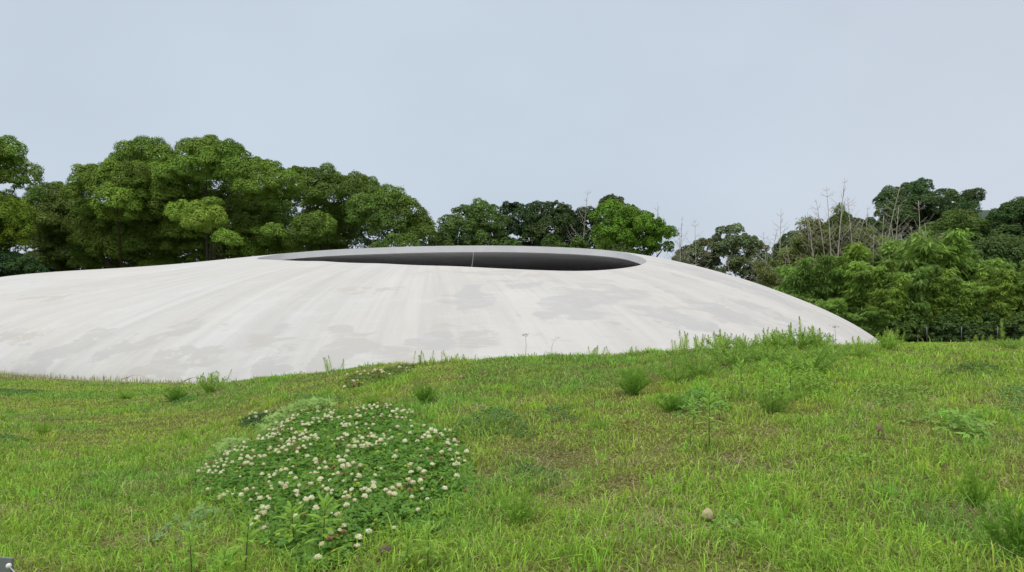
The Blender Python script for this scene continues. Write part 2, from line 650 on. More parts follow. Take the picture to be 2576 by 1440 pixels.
def inside(poly, px, py):
    poly = np.asarray(poly, float)
    x, y = poly[:, 0], poly[:, 1]
    r = np.zeros(len(px), bool)
    j = len(poly) - 1
    for i in range(len(poly)):
        c = ((y[i] > py) != (y[j] > py)) & (px < (x[j] - x[i]) * (py - y[i]) / (y[j] - y[i] + 1e-12) + x[i])
        r ^= c
        j = i
    return r


def edge_dist(poly, px, py):
    poly = np.asarray(poly, float)
    d = np.full(len(px), 1e9)
    for i in range(len(poly)):
        a, b = poly[i - 1], poly[i]
        ab = b - a
        t = np.clip(((px - a[0]) * ab[0] + (py - a[1]) * ab[1]) / (ab @ ab + 1e-9), 0, 1)
        d = np.minimum(d, np.hypot(px - a[0] - t * ab[0], py - a[1] - t * ab[1]))
    return d


def puff_leaves(geo, C, R, col, leaf, dens, flat=0.85, spread=0.16, aspect=.6, lobes=None, me_=-1):
    """C (n,3) puff centres, R (n,), col (n,3)"""
    cnt = np.maximum((dens * R ** 2 / leaf ** 2).astype(int), 6)
    k = np.repeat(np.arange(len(C)), cnt)
    n = len(k)
    d = unit(rng.normal(size=(n, 3)))
    low = d[:, 2] < -0.55
    d[low, 2] *= -1
    rad = R[k] * (1 - spread * rng.random(n) ** 1.5 + 0.10 * rng.normal(size=n))
    P = C[k] + d * rad[:, None] * np.array([1, 1, flat])
    keep = np.ones(n, bool)
    for j in range(len(C)):                        # leaves buried in a neighbouring puff would never be seen
        keep &= (k == j) | (((P - C[j]) ** 2).sum(1) > (R[j] * .78) ** 2)
    if lobes is not None:
        LC, LR = lobes
        near = np.where((((LC - LC[me_]) ** 2).sum(1) < (LR + LR[me_] * 1.3) ** 2))[0]
        for j in near:
            if j != me_:
                keep &= ((P - LC[j]) ** 2).sum(1) > (LR[j] * .72) ** 2
    P, d, k = P[keep], d[keep], k[keep]
    n = len(k)
    Nn = unit(d * 1.0 + np.array([0, 0, 0.45]) + rng.normal(size=(n, 3)) * 0.28)
    c = col[k] * rng.uniform(0.84, 1.16, (n, 1)) * (1 + rng.normal(size=(n, 3)) * [.08, .04, .08])
    geo.quads(leaf_quads(P, Nn, leaf * rng.uniform(.7, 1.35, n), aspect), np.clip(c, .004, 1))


def wide(poly, k=1.3):
    p = np.asarray(poly, float)
    c = (p[:, 0].min() + p[:, 0].max()) / 2
    p[:, 0] = c + (p[:, 0] - c) * k
    return p


def tree(name, label, polys, D, tint, cat='tree', lobe=(1.1, 1.9), leaf=.15, dens=27, depth=3.0, group=None, back=0.4,
         puffs=18, trunk=0.35, bark=(.05, .04, .03), fill=1.0, base_z=0.0, vary=.22, limbs=7, cover=5.8):
    """a tree whose crown has the given outline(s); each outline is (poly, depth shift, tint factor)"""
    allc = np.concatenate([np.asarray(p[0], float) for p in polys])
    xc = (allc[:, 0].min() + allc[:, 0].max()) / 2
    root_p = np.array([at(xc, 700, D)[0], D, base_z])
    geo = Geo()
    cents = []
    for (poly, dd, tf) in polys:
        poly = np.asarray(poly, float)
        Dp = D + dd
        W = np.stack([at(x, y, Dp) for x, y in poly])[:, [0, 2]]
        a = 0.5 * abs(np.dot(W[:, 0], np.roll(W[:, 1], 1)) - np.dot(W[:, 1], np.roll(W[:, 0], 1)))
        rl = sum(lobe) / 2
        n = max(int(cover * a / (PI * rl * rl)), 3)
        pts, rad = [], []
        tries = 0
        while len(pts) < n and tries < 60:
            tries += 1
            q = rng.uniform(W.min(0), W.max(0), (400, 2))
            q = q[inside(W, q[:, 0], q[:, 1])]
            dq = edge_dist(W, q[:, 0], q[:, 1])
            for p, d_ in zip(q, dq):
                r = rng.uniform(*lobe)
                if d_ < r * 0.55:
                    r = max(d_ / 0.75, lobe[0] * 0.5) if d_ > lobe[0] * 0.35 else 0
                if r == 0:
                    continue
                if all((p[0] - o[0]) ** 2 + (p[1] - o[1]) ** 2 > (0.50 * min(r, ro)) ** 2 for o, ro in zip(pts, rad)):
                    pts.append(p)
                    rad.append(r)
                    if len(pts) >= n:
                        break
        if not pts:
            continue
        pts, rad = np.array(pts), np.array(rad)
        dq = edge_dist(W, pts[:, 0], pts[:, 1])
        h = np.sqrt(np.clip(dq / max(dq.max(), 1e-3), 0, 1))
        sgn = np.where(rng.random(len(pts)) < back, 1, -1)
        yo = Dp + sgn * depth * h * rng.uniform(.55, 1.0, len(pts))
        # keep each lobe on its own sight line so that the outline holds at any depth
        f = yo / Dp
        C = np.stack([pts[:, 0] * f, yo, CZ + (pts[:, 1] - CZ) * f], -1)
        C[:, 2] = np.maximum(C[:, 2], rad * .5)
        cents.append(C)
        lt = rng.uniform(1 - vary, 1 + vary, (len(C), 1)) * (1 + rng.normal(size=(len(C), 3)) * [.05, .02, .05])
        for i_, (c, r, l) in enumerate(zip(C, rad, lt)):
            m_ = puffs
            d = unit(rng.normal(size=(m_, 3)))
            d[:, 2] = np.abs(d[:, 2]) * 1.0 - 0.25
            d = unit(d)
            pc = c + d * r * np.array([.8, .8, .72]) * rng.uniform(.8, 1.05, (m_, 1))
            pr = r * rng.uniform(.32, .48, m_)
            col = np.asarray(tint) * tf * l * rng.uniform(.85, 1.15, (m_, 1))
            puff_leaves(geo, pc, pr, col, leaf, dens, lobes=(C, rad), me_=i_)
        # thin filling deeper in, leaf colour darkened to stand for crown shade
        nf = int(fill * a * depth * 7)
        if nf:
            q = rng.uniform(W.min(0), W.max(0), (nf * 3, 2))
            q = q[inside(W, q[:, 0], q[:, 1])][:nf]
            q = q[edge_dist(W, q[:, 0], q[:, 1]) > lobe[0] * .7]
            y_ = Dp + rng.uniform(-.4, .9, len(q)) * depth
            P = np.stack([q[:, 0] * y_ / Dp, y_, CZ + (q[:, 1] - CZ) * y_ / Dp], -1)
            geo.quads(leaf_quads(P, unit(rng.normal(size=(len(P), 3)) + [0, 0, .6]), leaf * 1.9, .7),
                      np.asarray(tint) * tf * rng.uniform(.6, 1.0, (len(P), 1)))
    root = empty(name, root_p)
    tag(root, label, cat, group)
    link('crown', geo.mesh(name + '_crown', M_TREE, False, root_p), root)
    # trunk and limbs
    tg = Geo()
    cents = np.concatenate(cents)
    top = np.array([root_p[0] + rng.normal() * .4, D + .3, np.percentile(cents[:, 2], 55)])
    zf = max(top[2] * .42, .6)
    fork = np.array([root_p[0] * .7 + top[0] * .3, D + .2, zf])
    u = np.linspace(0, 1, 6)[:, None]
    tr = root_p * (1 - u) + fork * u + np.sin(u * PI) * [rng.normal() * .15, 0, 0]
    tr[0, 2] -= .2
    tg.tube(tr, np.linspace(trunk * .9, trunk * .6, 6), bark, 8)
    sel = rng.permutation(len(cents))[:limbs]
    for k in sel:
        e_ = cents[k] - [0, 0, .3]
        m1 = fork * .5 + e_ * .5 + [rng.normal() * .35, rng.normal() * .3, abs(rng.normal()) * .5]
        v = np.linspace(0, 1, 8)[:, None]
        lp = fork * (1 - v) ** 2 + 2 * m1 * v * (1 - v) + e_ * v * v
        tg.tube(lp, np.linspace(trunk * .3, trunk * .06, 8), bark, 6)
    link('trunk', tg.mesh(name + '_trunk', M_BARK, True, root_p), root)
    return root


CAMPHOR = (.185, .295, .042)
DEEP = (.115, .195, .048)
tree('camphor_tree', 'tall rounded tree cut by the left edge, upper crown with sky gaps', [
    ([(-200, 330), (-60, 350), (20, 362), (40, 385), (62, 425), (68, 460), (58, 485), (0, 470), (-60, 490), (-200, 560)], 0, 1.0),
    ([(-200, 470), (30, 480), (60, 560), (40, 650), (-200, 660)], 3, .8)],  # lower inner crown, tinted darker to stand for shade
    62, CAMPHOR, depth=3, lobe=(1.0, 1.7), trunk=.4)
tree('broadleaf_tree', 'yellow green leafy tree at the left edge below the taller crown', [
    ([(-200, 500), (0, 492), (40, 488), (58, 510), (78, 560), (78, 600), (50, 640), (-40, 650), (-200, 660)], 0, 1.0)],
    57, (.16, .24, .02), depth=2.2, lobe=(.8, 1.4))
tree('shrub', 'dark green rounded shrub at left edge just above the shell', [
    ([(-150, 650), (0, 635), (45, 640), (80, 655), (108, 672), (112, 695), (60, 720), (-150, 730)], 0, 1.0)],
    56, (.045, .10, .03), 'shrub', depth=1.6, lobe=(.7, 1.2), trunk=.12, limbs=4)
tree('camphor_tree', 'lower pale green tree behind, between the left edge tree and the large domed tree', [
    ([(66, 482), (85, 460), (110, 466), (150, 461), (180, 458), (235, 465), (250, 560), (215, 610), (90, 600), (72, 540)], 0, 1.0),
    ([(80, 570), (250, 570), (240, 690), (80, 690)], 2, .75)],  # foot of the crown, shade put into the leaf colour
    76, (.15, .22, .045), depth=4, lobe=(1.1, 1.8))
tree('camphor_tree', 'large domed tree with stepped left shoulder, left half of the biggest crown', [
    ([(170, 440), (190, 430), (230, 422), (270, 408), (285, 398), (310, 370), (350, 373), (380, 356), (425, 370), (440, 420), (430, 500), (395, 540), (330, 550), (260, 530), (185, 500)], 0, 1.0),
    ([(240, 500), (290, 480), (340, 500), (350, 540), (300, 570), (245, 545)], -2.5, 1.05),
    ([(190, 500), (260, 520), (420, 530), (440, 690), (180, 690)], 3, .75)],  # deep lower foliage, crown shade painted in by the tint
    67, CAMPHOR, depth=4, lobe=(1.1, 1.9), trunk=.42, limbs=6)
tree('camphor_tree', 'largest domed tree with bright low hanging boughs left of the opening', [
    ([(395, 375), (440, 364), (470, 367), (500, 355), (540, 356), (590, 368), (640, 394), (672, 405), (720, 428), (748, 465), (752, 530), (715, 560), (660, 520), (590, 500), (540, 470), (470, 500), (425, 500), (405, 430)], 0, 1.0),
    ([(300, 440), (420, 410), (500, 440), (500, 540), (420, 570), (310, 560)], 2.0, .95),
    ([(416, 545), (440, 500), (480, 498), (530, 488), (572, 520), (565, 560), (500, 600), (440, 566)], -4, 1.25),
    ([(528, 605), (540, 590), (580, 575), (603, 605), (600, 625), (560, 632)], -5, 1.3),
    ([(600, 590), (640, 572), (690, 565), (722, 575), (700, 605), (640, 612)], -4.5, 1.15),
    ([(425, 500), (520, 470), (640, 500), (745, 530), (745, 650), (425, 680)], 3.5, .75)],  # foliage behind the boughs, leaf colour darkened as shade
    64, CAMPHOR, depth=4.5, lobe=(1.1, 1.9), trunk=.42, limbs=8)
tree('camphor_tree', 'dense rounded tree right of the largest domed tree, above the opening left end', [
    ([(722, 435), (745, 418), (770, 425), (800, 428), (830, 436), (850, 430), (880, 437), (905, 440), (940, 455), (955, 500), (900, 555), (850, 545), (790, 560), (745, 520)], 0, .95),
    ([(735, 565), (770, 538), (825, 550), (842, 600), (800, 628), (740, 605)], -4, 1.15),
    ([(745, 520), (900, 540), (900, 640), (745, 650)], 3, .8)],  # lower back foliage, darker tint in place of shade
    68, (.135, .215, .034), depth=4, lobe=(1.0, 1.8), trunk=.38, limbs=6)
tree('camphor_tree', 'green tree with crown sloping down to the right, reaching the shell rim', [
    ([(880, 505), (930, 470), (960, 468), (990, 476), (1020, 497), (1045, 525), (1068, 555), (1092, 570), (1085, 600), (1060, 622), (960, 615), (930, 600), (885, 570)], 0, 1.0),
    ([(930, 600), (1000, 590), (1080, 605), (1080, 640), (930, 640)], -3, .95)],
    63, (.13, .215, .038), depth=3.6, lobe=(.95, 1.6), trunk=.35, limbs=6)
G2 = 'dark trees in a row behind the oval opening'
kw = dict(depth=2.6, lobe=(.75, 1.35), group=G2, leaf=.18, puffs=11)
tree('broadleaf_tree', 'dull dark tree just right of the sloping camphor crown', [
    (wide([(1088, 572), (1105, 560), (1120, 575), (1135, 620), (1130, 650), (1085, 640)]), 0, .8),
    (wide([(1110, 560), (1140, 530), (1170, 513), (1188, 520), (1200, 560), (1195, 650), (1110, 650)]), -1, 1)], 70, DEEP, **kw)
tree('broadleaf_tree', 'dark tree with the highest point of the row left of middle, second in the row', [
    (wide([(1190, 525), (1210, 504), (1235, 512), (1258, 522), (1275, 600), (1270, 650), (1190, 650)]), 0, 1)], 69, DEEP, **kw)
tree('broadleaf_tree', 'dark flat topped tree in the middle of the row behind the opening', [
    (wide([(1262, 530), (1275, 514), (1300, 512), (1330, 518), (1345, 560), (1340, 650), (1265, 650)]), 0, 1)], 71, (.05, .09, .032), **kw)
tree('broadleaf_tree', 'olive tinged dark tree in the row with small sky gaps', [
    (wide([(1338, 530), (1365, 510), (1400, 506), (1422, 520), (1430, 600), (1425, 650), (1338, 650)]), 0, 1)], 69, (.065, .10, .03), **kw)
tree('broadleaf_tree', 'thin dark tree just left of the bright green tree', [
    (wide([(1415, 535), (1450, 525), (1490, 530), (1515, 600), (1510, 650), (1415, 650)]), 0, 1)], 71, (.05, .08, .028), cover=4.6, **kw)
tree('broadleaf_tree', 'dark tree top rising above the bright green tree', [
    ([(1500, 528), (1520, 500), (1535, 488), (1555, 488), (1568, 500), (1570, 545), (1510, 555)], 0, 1)], 74, (.10, .135, .05), cover=4.6, **{**kw, 'lobe': (.6, 1.0)})
tree('broadleaf_tree', 'bright green tree with a yellowish patch, right end of the row behind the opening', [
    ([(1490, 548), (1510, 515), (1540, 508), (1570, 510), (1600, 520), (1615, 560), (1600, 640), (1560, 650), (1500, 640)], 0, .95),
    ([(1545, 530), (1600, 515), (1640, 535), (1660, 600), (1640, 655), (1540, 655)], 1.2, .95),
    ([(1600, 545), (1625, 530), (1642, 560), (1635, 610), (1605, 640), (1590, 600)], -2.2, 1.12),
    ([(1615, 520), (1645, 530), (1665, 560), (1692, 562), (1697, 590), (1692, 640), (1650, 650), (1620, 640)], .5, .85)],
    64, (.15, .28, .03), depth=2.6, lobe=(.75, 1.35), puffs=10)
for (X, Y, wd, D, lb) in [(1280, 605, 26, 60, 'small round light green bush peeping over the rim, below the flat topped dark tree'),
                          (1455, 608, 24, 60, 'small light green bush peeping over the rim left of the bright tree'),
                          (1560, 625, 50, 60, 'low bright bush at the foot of the bright green tree'),
                          (1390, 600, 30, 62, 'dark green bush over the rim, middle of the row')]:
    tree('bush', lb, [([(X - wd, Y + 40), (X - wd * .9, Y + 8), (X - wd * .3, Y - 12), (X + wd * .4, Y - 6), (X + wd, Y + 14), (X + wd, Y + 40)], 0, 1)],
         D, (.075, .125, .025), 'bush', lobe=(.5, .8), depth=1, trunk=.08, limbs=3, leaf=.18, group='bushes peeping over the rim')
# dark understorey behind the big trees
US = 'dark understorey shrubs under the big trees'
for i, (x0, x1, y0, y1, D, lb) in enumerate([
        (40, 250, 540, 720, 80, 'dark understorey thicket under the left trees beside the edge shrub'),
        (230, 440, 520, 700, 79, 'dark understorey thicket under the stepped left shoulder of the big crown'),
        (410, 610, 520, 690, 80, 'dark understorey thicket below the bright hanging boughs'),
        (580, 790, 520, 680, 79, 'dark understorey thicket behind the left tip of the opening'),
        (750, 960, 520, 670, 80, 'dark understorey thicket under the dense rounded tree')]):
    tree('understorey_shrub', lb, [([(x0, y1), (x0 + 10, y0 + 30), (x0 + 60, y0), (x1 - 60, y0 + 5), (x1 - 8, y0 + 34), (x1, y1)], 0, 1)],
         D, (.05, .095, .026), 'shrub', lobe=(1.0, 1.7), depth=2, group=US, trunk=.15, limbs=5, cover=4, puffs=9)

# right side
tree('thin_tree', 'thin greyish tree with sparse top right of the bright green tree', [
    ([(1690, 650), (1700, 635), (1740, 612), (1770, 602), (1800, 608), (1820, 720), (1700, 700)], 0, 1)], 72, (.17, .215, .095), lobe=(.4, .75), depth=2.2, cover=3.2, trunk=.10, bark=(.16, .14, .12), limbs=12, fill=.6)
tree('thin_tree', 'thin greyish tree with airy pointed top above the shell slope', [
    ([(1780, 618), (1808, 577), (1850, 562), (1882, 580), (1908, 600), (1935, 630), (1960, 740), (1790, 720)], 0, 1)], 71, (.18, .235, .095), lobe=(.4, .75), depth=2.2, cover=3.2, trunk=.10, bark=(.16, .14, .12), limbs=12, fill=.6)
tree('tall_tree', 'tall dark tree with separate cloudlike tops standing above the bamboo', [
    ([(2205, 515), (2212, 490), (2235, 478), (2265, 470), (2285, 462), (2305, 452), (2330, 458), (2352, 478), (2350, 520), (2340, 580), (2300, 600), (2225, 600)], 0, 1),
    ([(2350, 490), (2375, 478), (2400, 476), (2410, 500), (2440, 478), (2462, 488), (2470, 500), (2462, 520), (2440, 570), (2380, 590), (2335, 560)], .8, .95),
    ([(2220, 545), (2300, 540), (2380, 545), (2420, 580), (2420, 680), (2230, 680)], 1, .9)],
    69, (.09, .15, .048), depth=3, lobe=(.7, 1.3), cover=4.0, trunk=.3, limbs=12)
tree('broadleaf_tree', 'olive domed tree in front of the tall tree, above the bamboo', [
    ([(2290, 600), (2330, 560), (2380, 540), (2420, 535), (2460, 548), (2490, 580), (2500, 660), (2400, 690), (2300, 660)], 0, 1)],
    63, (.12, .19, .042), depth=3, lobe=(.9, 1.5))
tree('broadleaf_tree', 'tall dark tree cut by the right edge', [
    ([(2480, 570), (2505, 525), (2530, 512), (2576, 503), (2660, 505), (2760, 540), (2760, 740), (2530, 720), (2490, 660)], 0, 1)],
    61, (.085, .145, .04), depth=3.2, lobe=(1.0, 1.7))
tree('broadleaf_tree', 'dark green rounded tree low at the right edge behind the bamboo', [
    ([(2400, 690), (2430, 630), (2480, 605), (2540, 600), (2700, 640), (2700, 780), (2430, 770)], 0, 1)],
    56, (.09, .155, .042), depth=2.4, lobe=(.9, 1.5))
for (pl, D, tn, lb) in [
        ([(1925, 720), (1950, 620), (1985, 592), (2015, 585), (2050, 600), (2060, 720)], 66, (.085, .135, .045), 'dark thicket tree behind the first bare canes'),
        ([(2010, 700), (2045, 590), (2080, 560), (2120, 545), (2150, 570), (2160, 700)], 65, (.10, .145, .045), 'brown tinged thicket tree behind the tallest bare canes'),
        ([(2120, 700), (2130, 570), (2160, 548), (2200, 555), (2240, 600), (2250, 720)], 66, (.085, .125, .045), 'sparse dark thicket tree left of the tall dark tree'),
        ([(2060, 760), (2080, 660), (2150, 640), (2230, 650), (2280, 680), (2290, 780)], 60, (.07, .10, .035), 'dark thicket behind the middle of the bamboo'),
        ([(1930, 760), (1950, 690), (2010, 660), (2080, 680), (2090, 780)], 60, (.075, .105, .037), 'dark thicket above the shell right slope'),
        ([(2270, 760), (2290, 680), (2360, 660), (2430, 690), (2440, 790)], 58, (.07, .11, .035), 'dark thicket below the olive domed tree')]:
    tree('thicket_tree', lb, [(pl, 0, 1)], D, tn, lobe=(.7, 1.2), depth=2, group='thicket behind the bamboo', trunk=.12, limbs=8, bark=(.12, .10, .08))


# ------------------------------------------------------------------ bamboo
def bamboo_variant(H, ncl, spread, seed, tint, leaf=.27):
    r = np.random.default_rng(seed)
    stems, lv = Geo(), Geo()
    P, N_, A, c = [], [], [], []
    for i in range(ncl):
        a0 = r.uniform(0, 2 * PI)
        rb = spread * .38 * math.sqrt(r.random())
        b = np.array([rb * math.cos(a0), rb * math.sin(a0), -.1])
        h = H * r.uniform(.5, 1.0)
        a1 = a0 + r.normal() * .6
        out_ = spread * r.uniform(.2, .65)
        u_ = np.linspace(0, 1, 14)
        droop = 1 - .22 * np.clip(u_ - .7, 0, 1) ** 2 / .09 * r.uniform(.2, 1)
        pts = np.stack([b[0] + math.cos(a1) * out_ * u_ ** 2.2, b[1] + math.sin(a1) * out_ * u_ ** 2.2, b[2] + h * u_ * droop], -1)
        stems.tube(pts, np.linspace(.022, .006, 14), (.14, .17, .05), 5)
        tone_c = r.uniform(.7, 1.3)
        ns = int(h * 19)
        for k in range(ns):
            uu = .30 + .70 * r.uniform(0, 1.0) ** .75
            p = np.array([np.interp(uu, u_, pts[:, j]) for j in range(3)])
            ln = (.75 * (1 - uu) + .24) * r.uniform(.5, 1.1)
            aa = r.uniform(0, 2 * PI)
            tipd = np.array([math.cos(aa), math.sin(aa), .25]) * ln
            tc_ = np.asarray(tint) * tone_c * r.uniform(.85, 1.15)
            m_ = 15
            w_ = r.uniform(.25, 1.0, (m_, 1))
            pp = p + tipd * w_ + np.array([0, 0, -.28]) * w_ ** 2 * ln + r.normal(size=(m_, 3)) * .07
            ad = unit(np.array([math.cos(aa), math.sin(aa), -.75]) + r.normal(size=(m_, 3)) * .38)
            P.append(pp)
            A.append(ad)
            c.append(np.tile(tc_, (m_, 1)) * r.uniform(.8, 1.2, (m_, 1)))
    P, A, c = np.concatenate(P), np.concatenate(A), np.concatenate(c)
    n = len(P)
    L_ = leaf * r.uniform(.6, 1.25, (n, 1))
    side = unit(np.cross(A, unit(r.normal(size=(n, 3)) + [0, 0, 1.2])))
    w_ = L_ * .11
    Qd = np.stack([P, P + A * L_ * .4 + side * w_, P + A * L_, P + A * L_ * .4 - side * w_], 1)
    lv.quads(Qd, np.clip(c, .003, 1))
    return lv.mesh('bamboo_foliage', M_BAMB), stems.mesh('bamboo_stems', M_STEM, True)


BG, BB = (.23, .36, .06), (.17, .20, .06)
BV = [bamboo_variant(5.2, 22, 1.9, 31, BG), bamboo_variant(4.6, 24, 2.1, 32, (.20, .335, .065)), bamboo_variant(5.6, 20, 1.6, 33, (.24, .36, .055)),
      bamboo_variant(4.2, 24, 2.2, 34, (.21, .34, .06))]
BVB = [bamboo_variant(5.4, 16, 1.4, 41, BB, .2), bamboo_variant(6.0, 15, 1.4, 42, (.16, .22, .05), .2)]
blist = [  # X, top Y, depth, brown?, label
    (1985, 745, 45, 0, 'dark green bamboo clump lowest on the shell right slope'),
    (2040, 670, 47, 0, 'bamboo clump beside the shell slope, below the first bare canes'),
    (2110, 635, 48, 0, 'bamboo clump with blurred upright plumes below the tallest bare canes'),
    (2085, 760, 43, 0, 'low dark bamboo clump touching the shell edge'),
    (2175, 665, 45, 0, 'leaning bamboo plume clump left of the tallest green bamboo'),
    (2165, 790, 42, 0, 'low dark bamboo clump above the shell right tip'),
    (2225, 705, 43, 0, 'drooping bamboo clump in front, left of the fence'),
    (2285, 610, 48, 0, 'tallest green bamboo clump with a pointed feathery top'),
    (2345, 645, 48, 0, 'tall bamboo clump right of the tallest feathery top'),
    (2265, 690, 44, 0, 'bamboo clump bending left over the shell tip'),
    (2330, 690, 44, 0, 'front bamboo clump above the left fence posts'),
    (2395, 670, 47, 0, 'bamboo clump with pale arching tip behind the fence'),
    (2410, 715, 43.5, 0, 'front bamboo clump above the middle fence post'),
    (2455, 680, 46.5, 0, 'broad arching bamboo clump at right behind the fence'),
    (2495, 690, 43.5, 0, 'front bamboo clump above the right fence post'),
    (2545, 700, 46, 0, 'bamboo clump near the right edge'),
    (2590, 680, 44, 0, 'front bamboo clump cut by the right edge'),
    (2660, 720, 46, 0, 'bamboo clump just past the right edge'),
    (1960, 640, 52, 1, 'brownish dry bamboo clump left of the bare canes'),
    (2015, 605, 53, 1, 'brown and green bamboo clump under leaning dead cane'),
    (2075, 575, 54, 1, 'brown tinged bamboo clump at foot of tallest bare canes'),
    (2130, 560, 54, 1, 'green and brown bamboo tops behind the tallest bare canes'),
    (2200, 610, 53, 1, 'dry reddish brown bamboo clump left of the tall dark tree'),
    (2245, 640, 52, 1, 'dry brown bamboo clump behind the feathery green top'),
    (2380, 620, 53, 1, 'dry bamboo clump with brown tips below the olive tree')]
BH = [5.2, 4.6, 5.6, 4.2]
for i, (X, Yt, D, br, lb) in enumerate(blist):
    v = i % 4 if not br else i % 2
    H = (5.4, 6.0)[v] if br else BH[v]
    p = at(X, Yt, D)
    o = empty('bamboo_clump', (p[0], D, 0))
    sc = p[2] / (H * .80)
    o.scale = (max(sc, .8), max(sc, .8), sc)
    o.rotation_euler = (0, 0, i * 1.7)
    tag(o, lb, 'bamboo', 'bamboo clumps by the fence')
    lm, st_ = (BVB if br else BV)[v]
    link('foliage', lm, o)
    link('stems', st_, o)


def bare_variant(seed, H=6.0):
    r = np.random.default_rng(seed)
    cg, bg = Geo(), Geo()
    u_ = np.linspace(0, 1, 16)
    bx, by = r.normal() * .4, r.normal() * .4
    pts = np.stack([bx * u_ ** 2, by * u_ ** 2, H * u_], -1)
    cg.tube(pts, np.linspace(.030, .009, 16), (.50, .45, .36), 6)
    z = H * .42
    k = 0
    while z < H * .985:
        f = z / H
        p = np.array([bx * f * f, by * f * f, z])
        L_ = (1.0 - f) * H * .42 + .10
        L_ = min(L_, 1.4) * r.uniform(.6, 1.1)
        a = r.uniform(0, 2 * PI)
        for q in (0, r.uniform(1.8, 4.0)):
            if r.random() < .12:
                continue
            d = np.array([math.cos(a + q), math.sin(a + q), r.uniform(.35, .7)])
            v = np.linspace(0, 1, 4)[:, None]
            bp = p + d * L_ * v + np.array([0, 0, .35]) * v * v * L_
            bg.tube(bp, np.linspace(.008, .004, 4), (.42, .38, .31), 4)
            for s_ in (.45, .7):
                e0 = p + d * L_ * s_
                e1 = e0 + (d + r.normal(size=3) * .6) * L_ * .3
                bg.tube(np.stack([e0, e1]), (.005, .003), (.42, .38, .31), 4)
        z += r.uniform(.2, .34)
        k += 1
    cg.l.extend([l + cg.n for l in bg.l])
    cg.v.extend(bg.v)
    cg.t.extend(bg.t)
    cg.c.extend(bg.c)
    return cg.mesh('bare_cane', M_STEM, True)


BARE = [bare_variant(50 + i) for i in range(6)]
bare_list = [
    (2107, 448, 51, 2, 'tallest bare dead cane with fishbone twigs against the sky'), (2087, 473, 52, -1, 'bare dead cane just left of the tallest one'),
    (2074, 498, 52, -2, 'bare dead cane, third in the tall group counting from its right'), (1957, 527, 54, 0, 'lone bare dead cane with fine twigs above the shell slope'),
    (2152, 495, 52, 1, 'bare dead cane right of the tallest one'), (2207, 479, 51, 0, 'bare dead cane with upswept twigs left of the tall dark tree'),
    (2245, 524, 50, 1, 'pale bare cane in front of the tall dark tree left side'), (2316, 508, 50, 0, 'pale bare cane in front of the tall dark tree middle'),
    (2345, 561, 50, 2, 'twiggy bare cane below the tall dark tree right side'), (2022, 534, 53, -5, 'leaning dead cane with drooping dry tips'),
    (1935, 583, 55, 1, 'short bare cane left of the lone fine cane'), (1923, 577, 56, 0, 'faint bare cane leftmost before the bamboo begins'),
    (2168, 517, 53, 0, 'slim bare cane between the tallest cane and the upswept cane'), (2296, 570, 49, 0, 'short pale cane over the feathery bamboo top'),
    (2400, 586, 49, 0, 'short slim cane in front of the olive domed tree'), (2213, 545, 50, 1, 'pale cane rising beside the dry brown clump'),
    (2258, 560, 50, -1, 'twiggy cane over the dry brown clump'),
    (2130, 560, 49, 1, 'pale bare cane before the brown tinged thicket'), (2186, 590, 49, -2, 'pale bare cane left of the dry clump'),
    (2272, 590, 48.5, 1, 'pale short cane beside the feathery bamboo top'), (1992, 615, 51, -3, 'pale slanting cane above the shell slope'),
    (1972, 650, 51, 2, 'short pale cane low above the shell slope'), (2052, 555, 51, 0, 'pale bare cane left of the tall cane group'),
    (1458, 486, 67, 0, 'single bare pole rising above the dark row behind the opening'), (1707, 544, 66, 0, 'bare pole just right of the bright green tree'),
    (1754, 553, 66, 1, 'bare pole standing alone above the shell shoulder'), (1720, 571, 67, 3, 'short slanting bare pole beside the bright green tree'),
    (1650, 512, 68, 0, 'bare tip over the bright green tree right side'), (1838, 640, 64, -2, 'pale bare stem before the airy thin tree'),
    (1880, 660, 63, 2, 'pale bare stem on the shell slope side of the airy thin tree')]
for i, (X, Yt, D, ln, lb) in enumerate(bare_list):
    p = at(X, Yt, D)
    o = link('bare_cane', BARE[i % 6], None, (p[0] - math.sin(math.radians(ln)) * p[2], D, 0))
    o.scale = (p[2] / 6 * (1.0 if D < 60 else .8), p[2] / 6 * (1.0 if D < 60 else .8), p[2] / 6)
    o.rotation_euler = (0, math.radians(ln), 0)
    tag(o, lb, 'bare cane', 'bare dead canes')

# ------------------------------------------------------------------ hill far behind
hxg, hyg = np.meshgrid(np.linspace(20, 420, 160), np.linspace(300, 620, 120))
prof = np.interp(hxg / hyg, (np.array([1850, 1930, 2195, 2280, 2450, 2576, 2900]) - 1288) / 1900, [0, .066, .117, .13, .1405, .139, .10])
hz = (CZ + prof * 400) * np.clip(sstep(hyg, 305, 400) * (1 - .5 * sstep(hyg, 420, 620)), 0, 1)
hz = hz + (fbm(hxg, hyg, 14, 5, 4) - .5) * 7 * sstep(hz, 3, 15) - .6
ii = np.arange(160 * 120).reshape(120, 160)
hf = np.stack([ii[:-1, :-1], ii[:-1, 1:], ii[1:, 1:], ii[1:, :-1]], -1).reshape(-1, 4)
M_HILL = plain_mat('wooded_hill', 1, 0, .4, .12)
tag(link('hill', Geo().add(np.stack([hxg, hyg, hz], -1), hf, (.055, .085, .06)).mesh('hill', M_HILL, True)), 'distant wooded hill', 'hill', kind='structure')

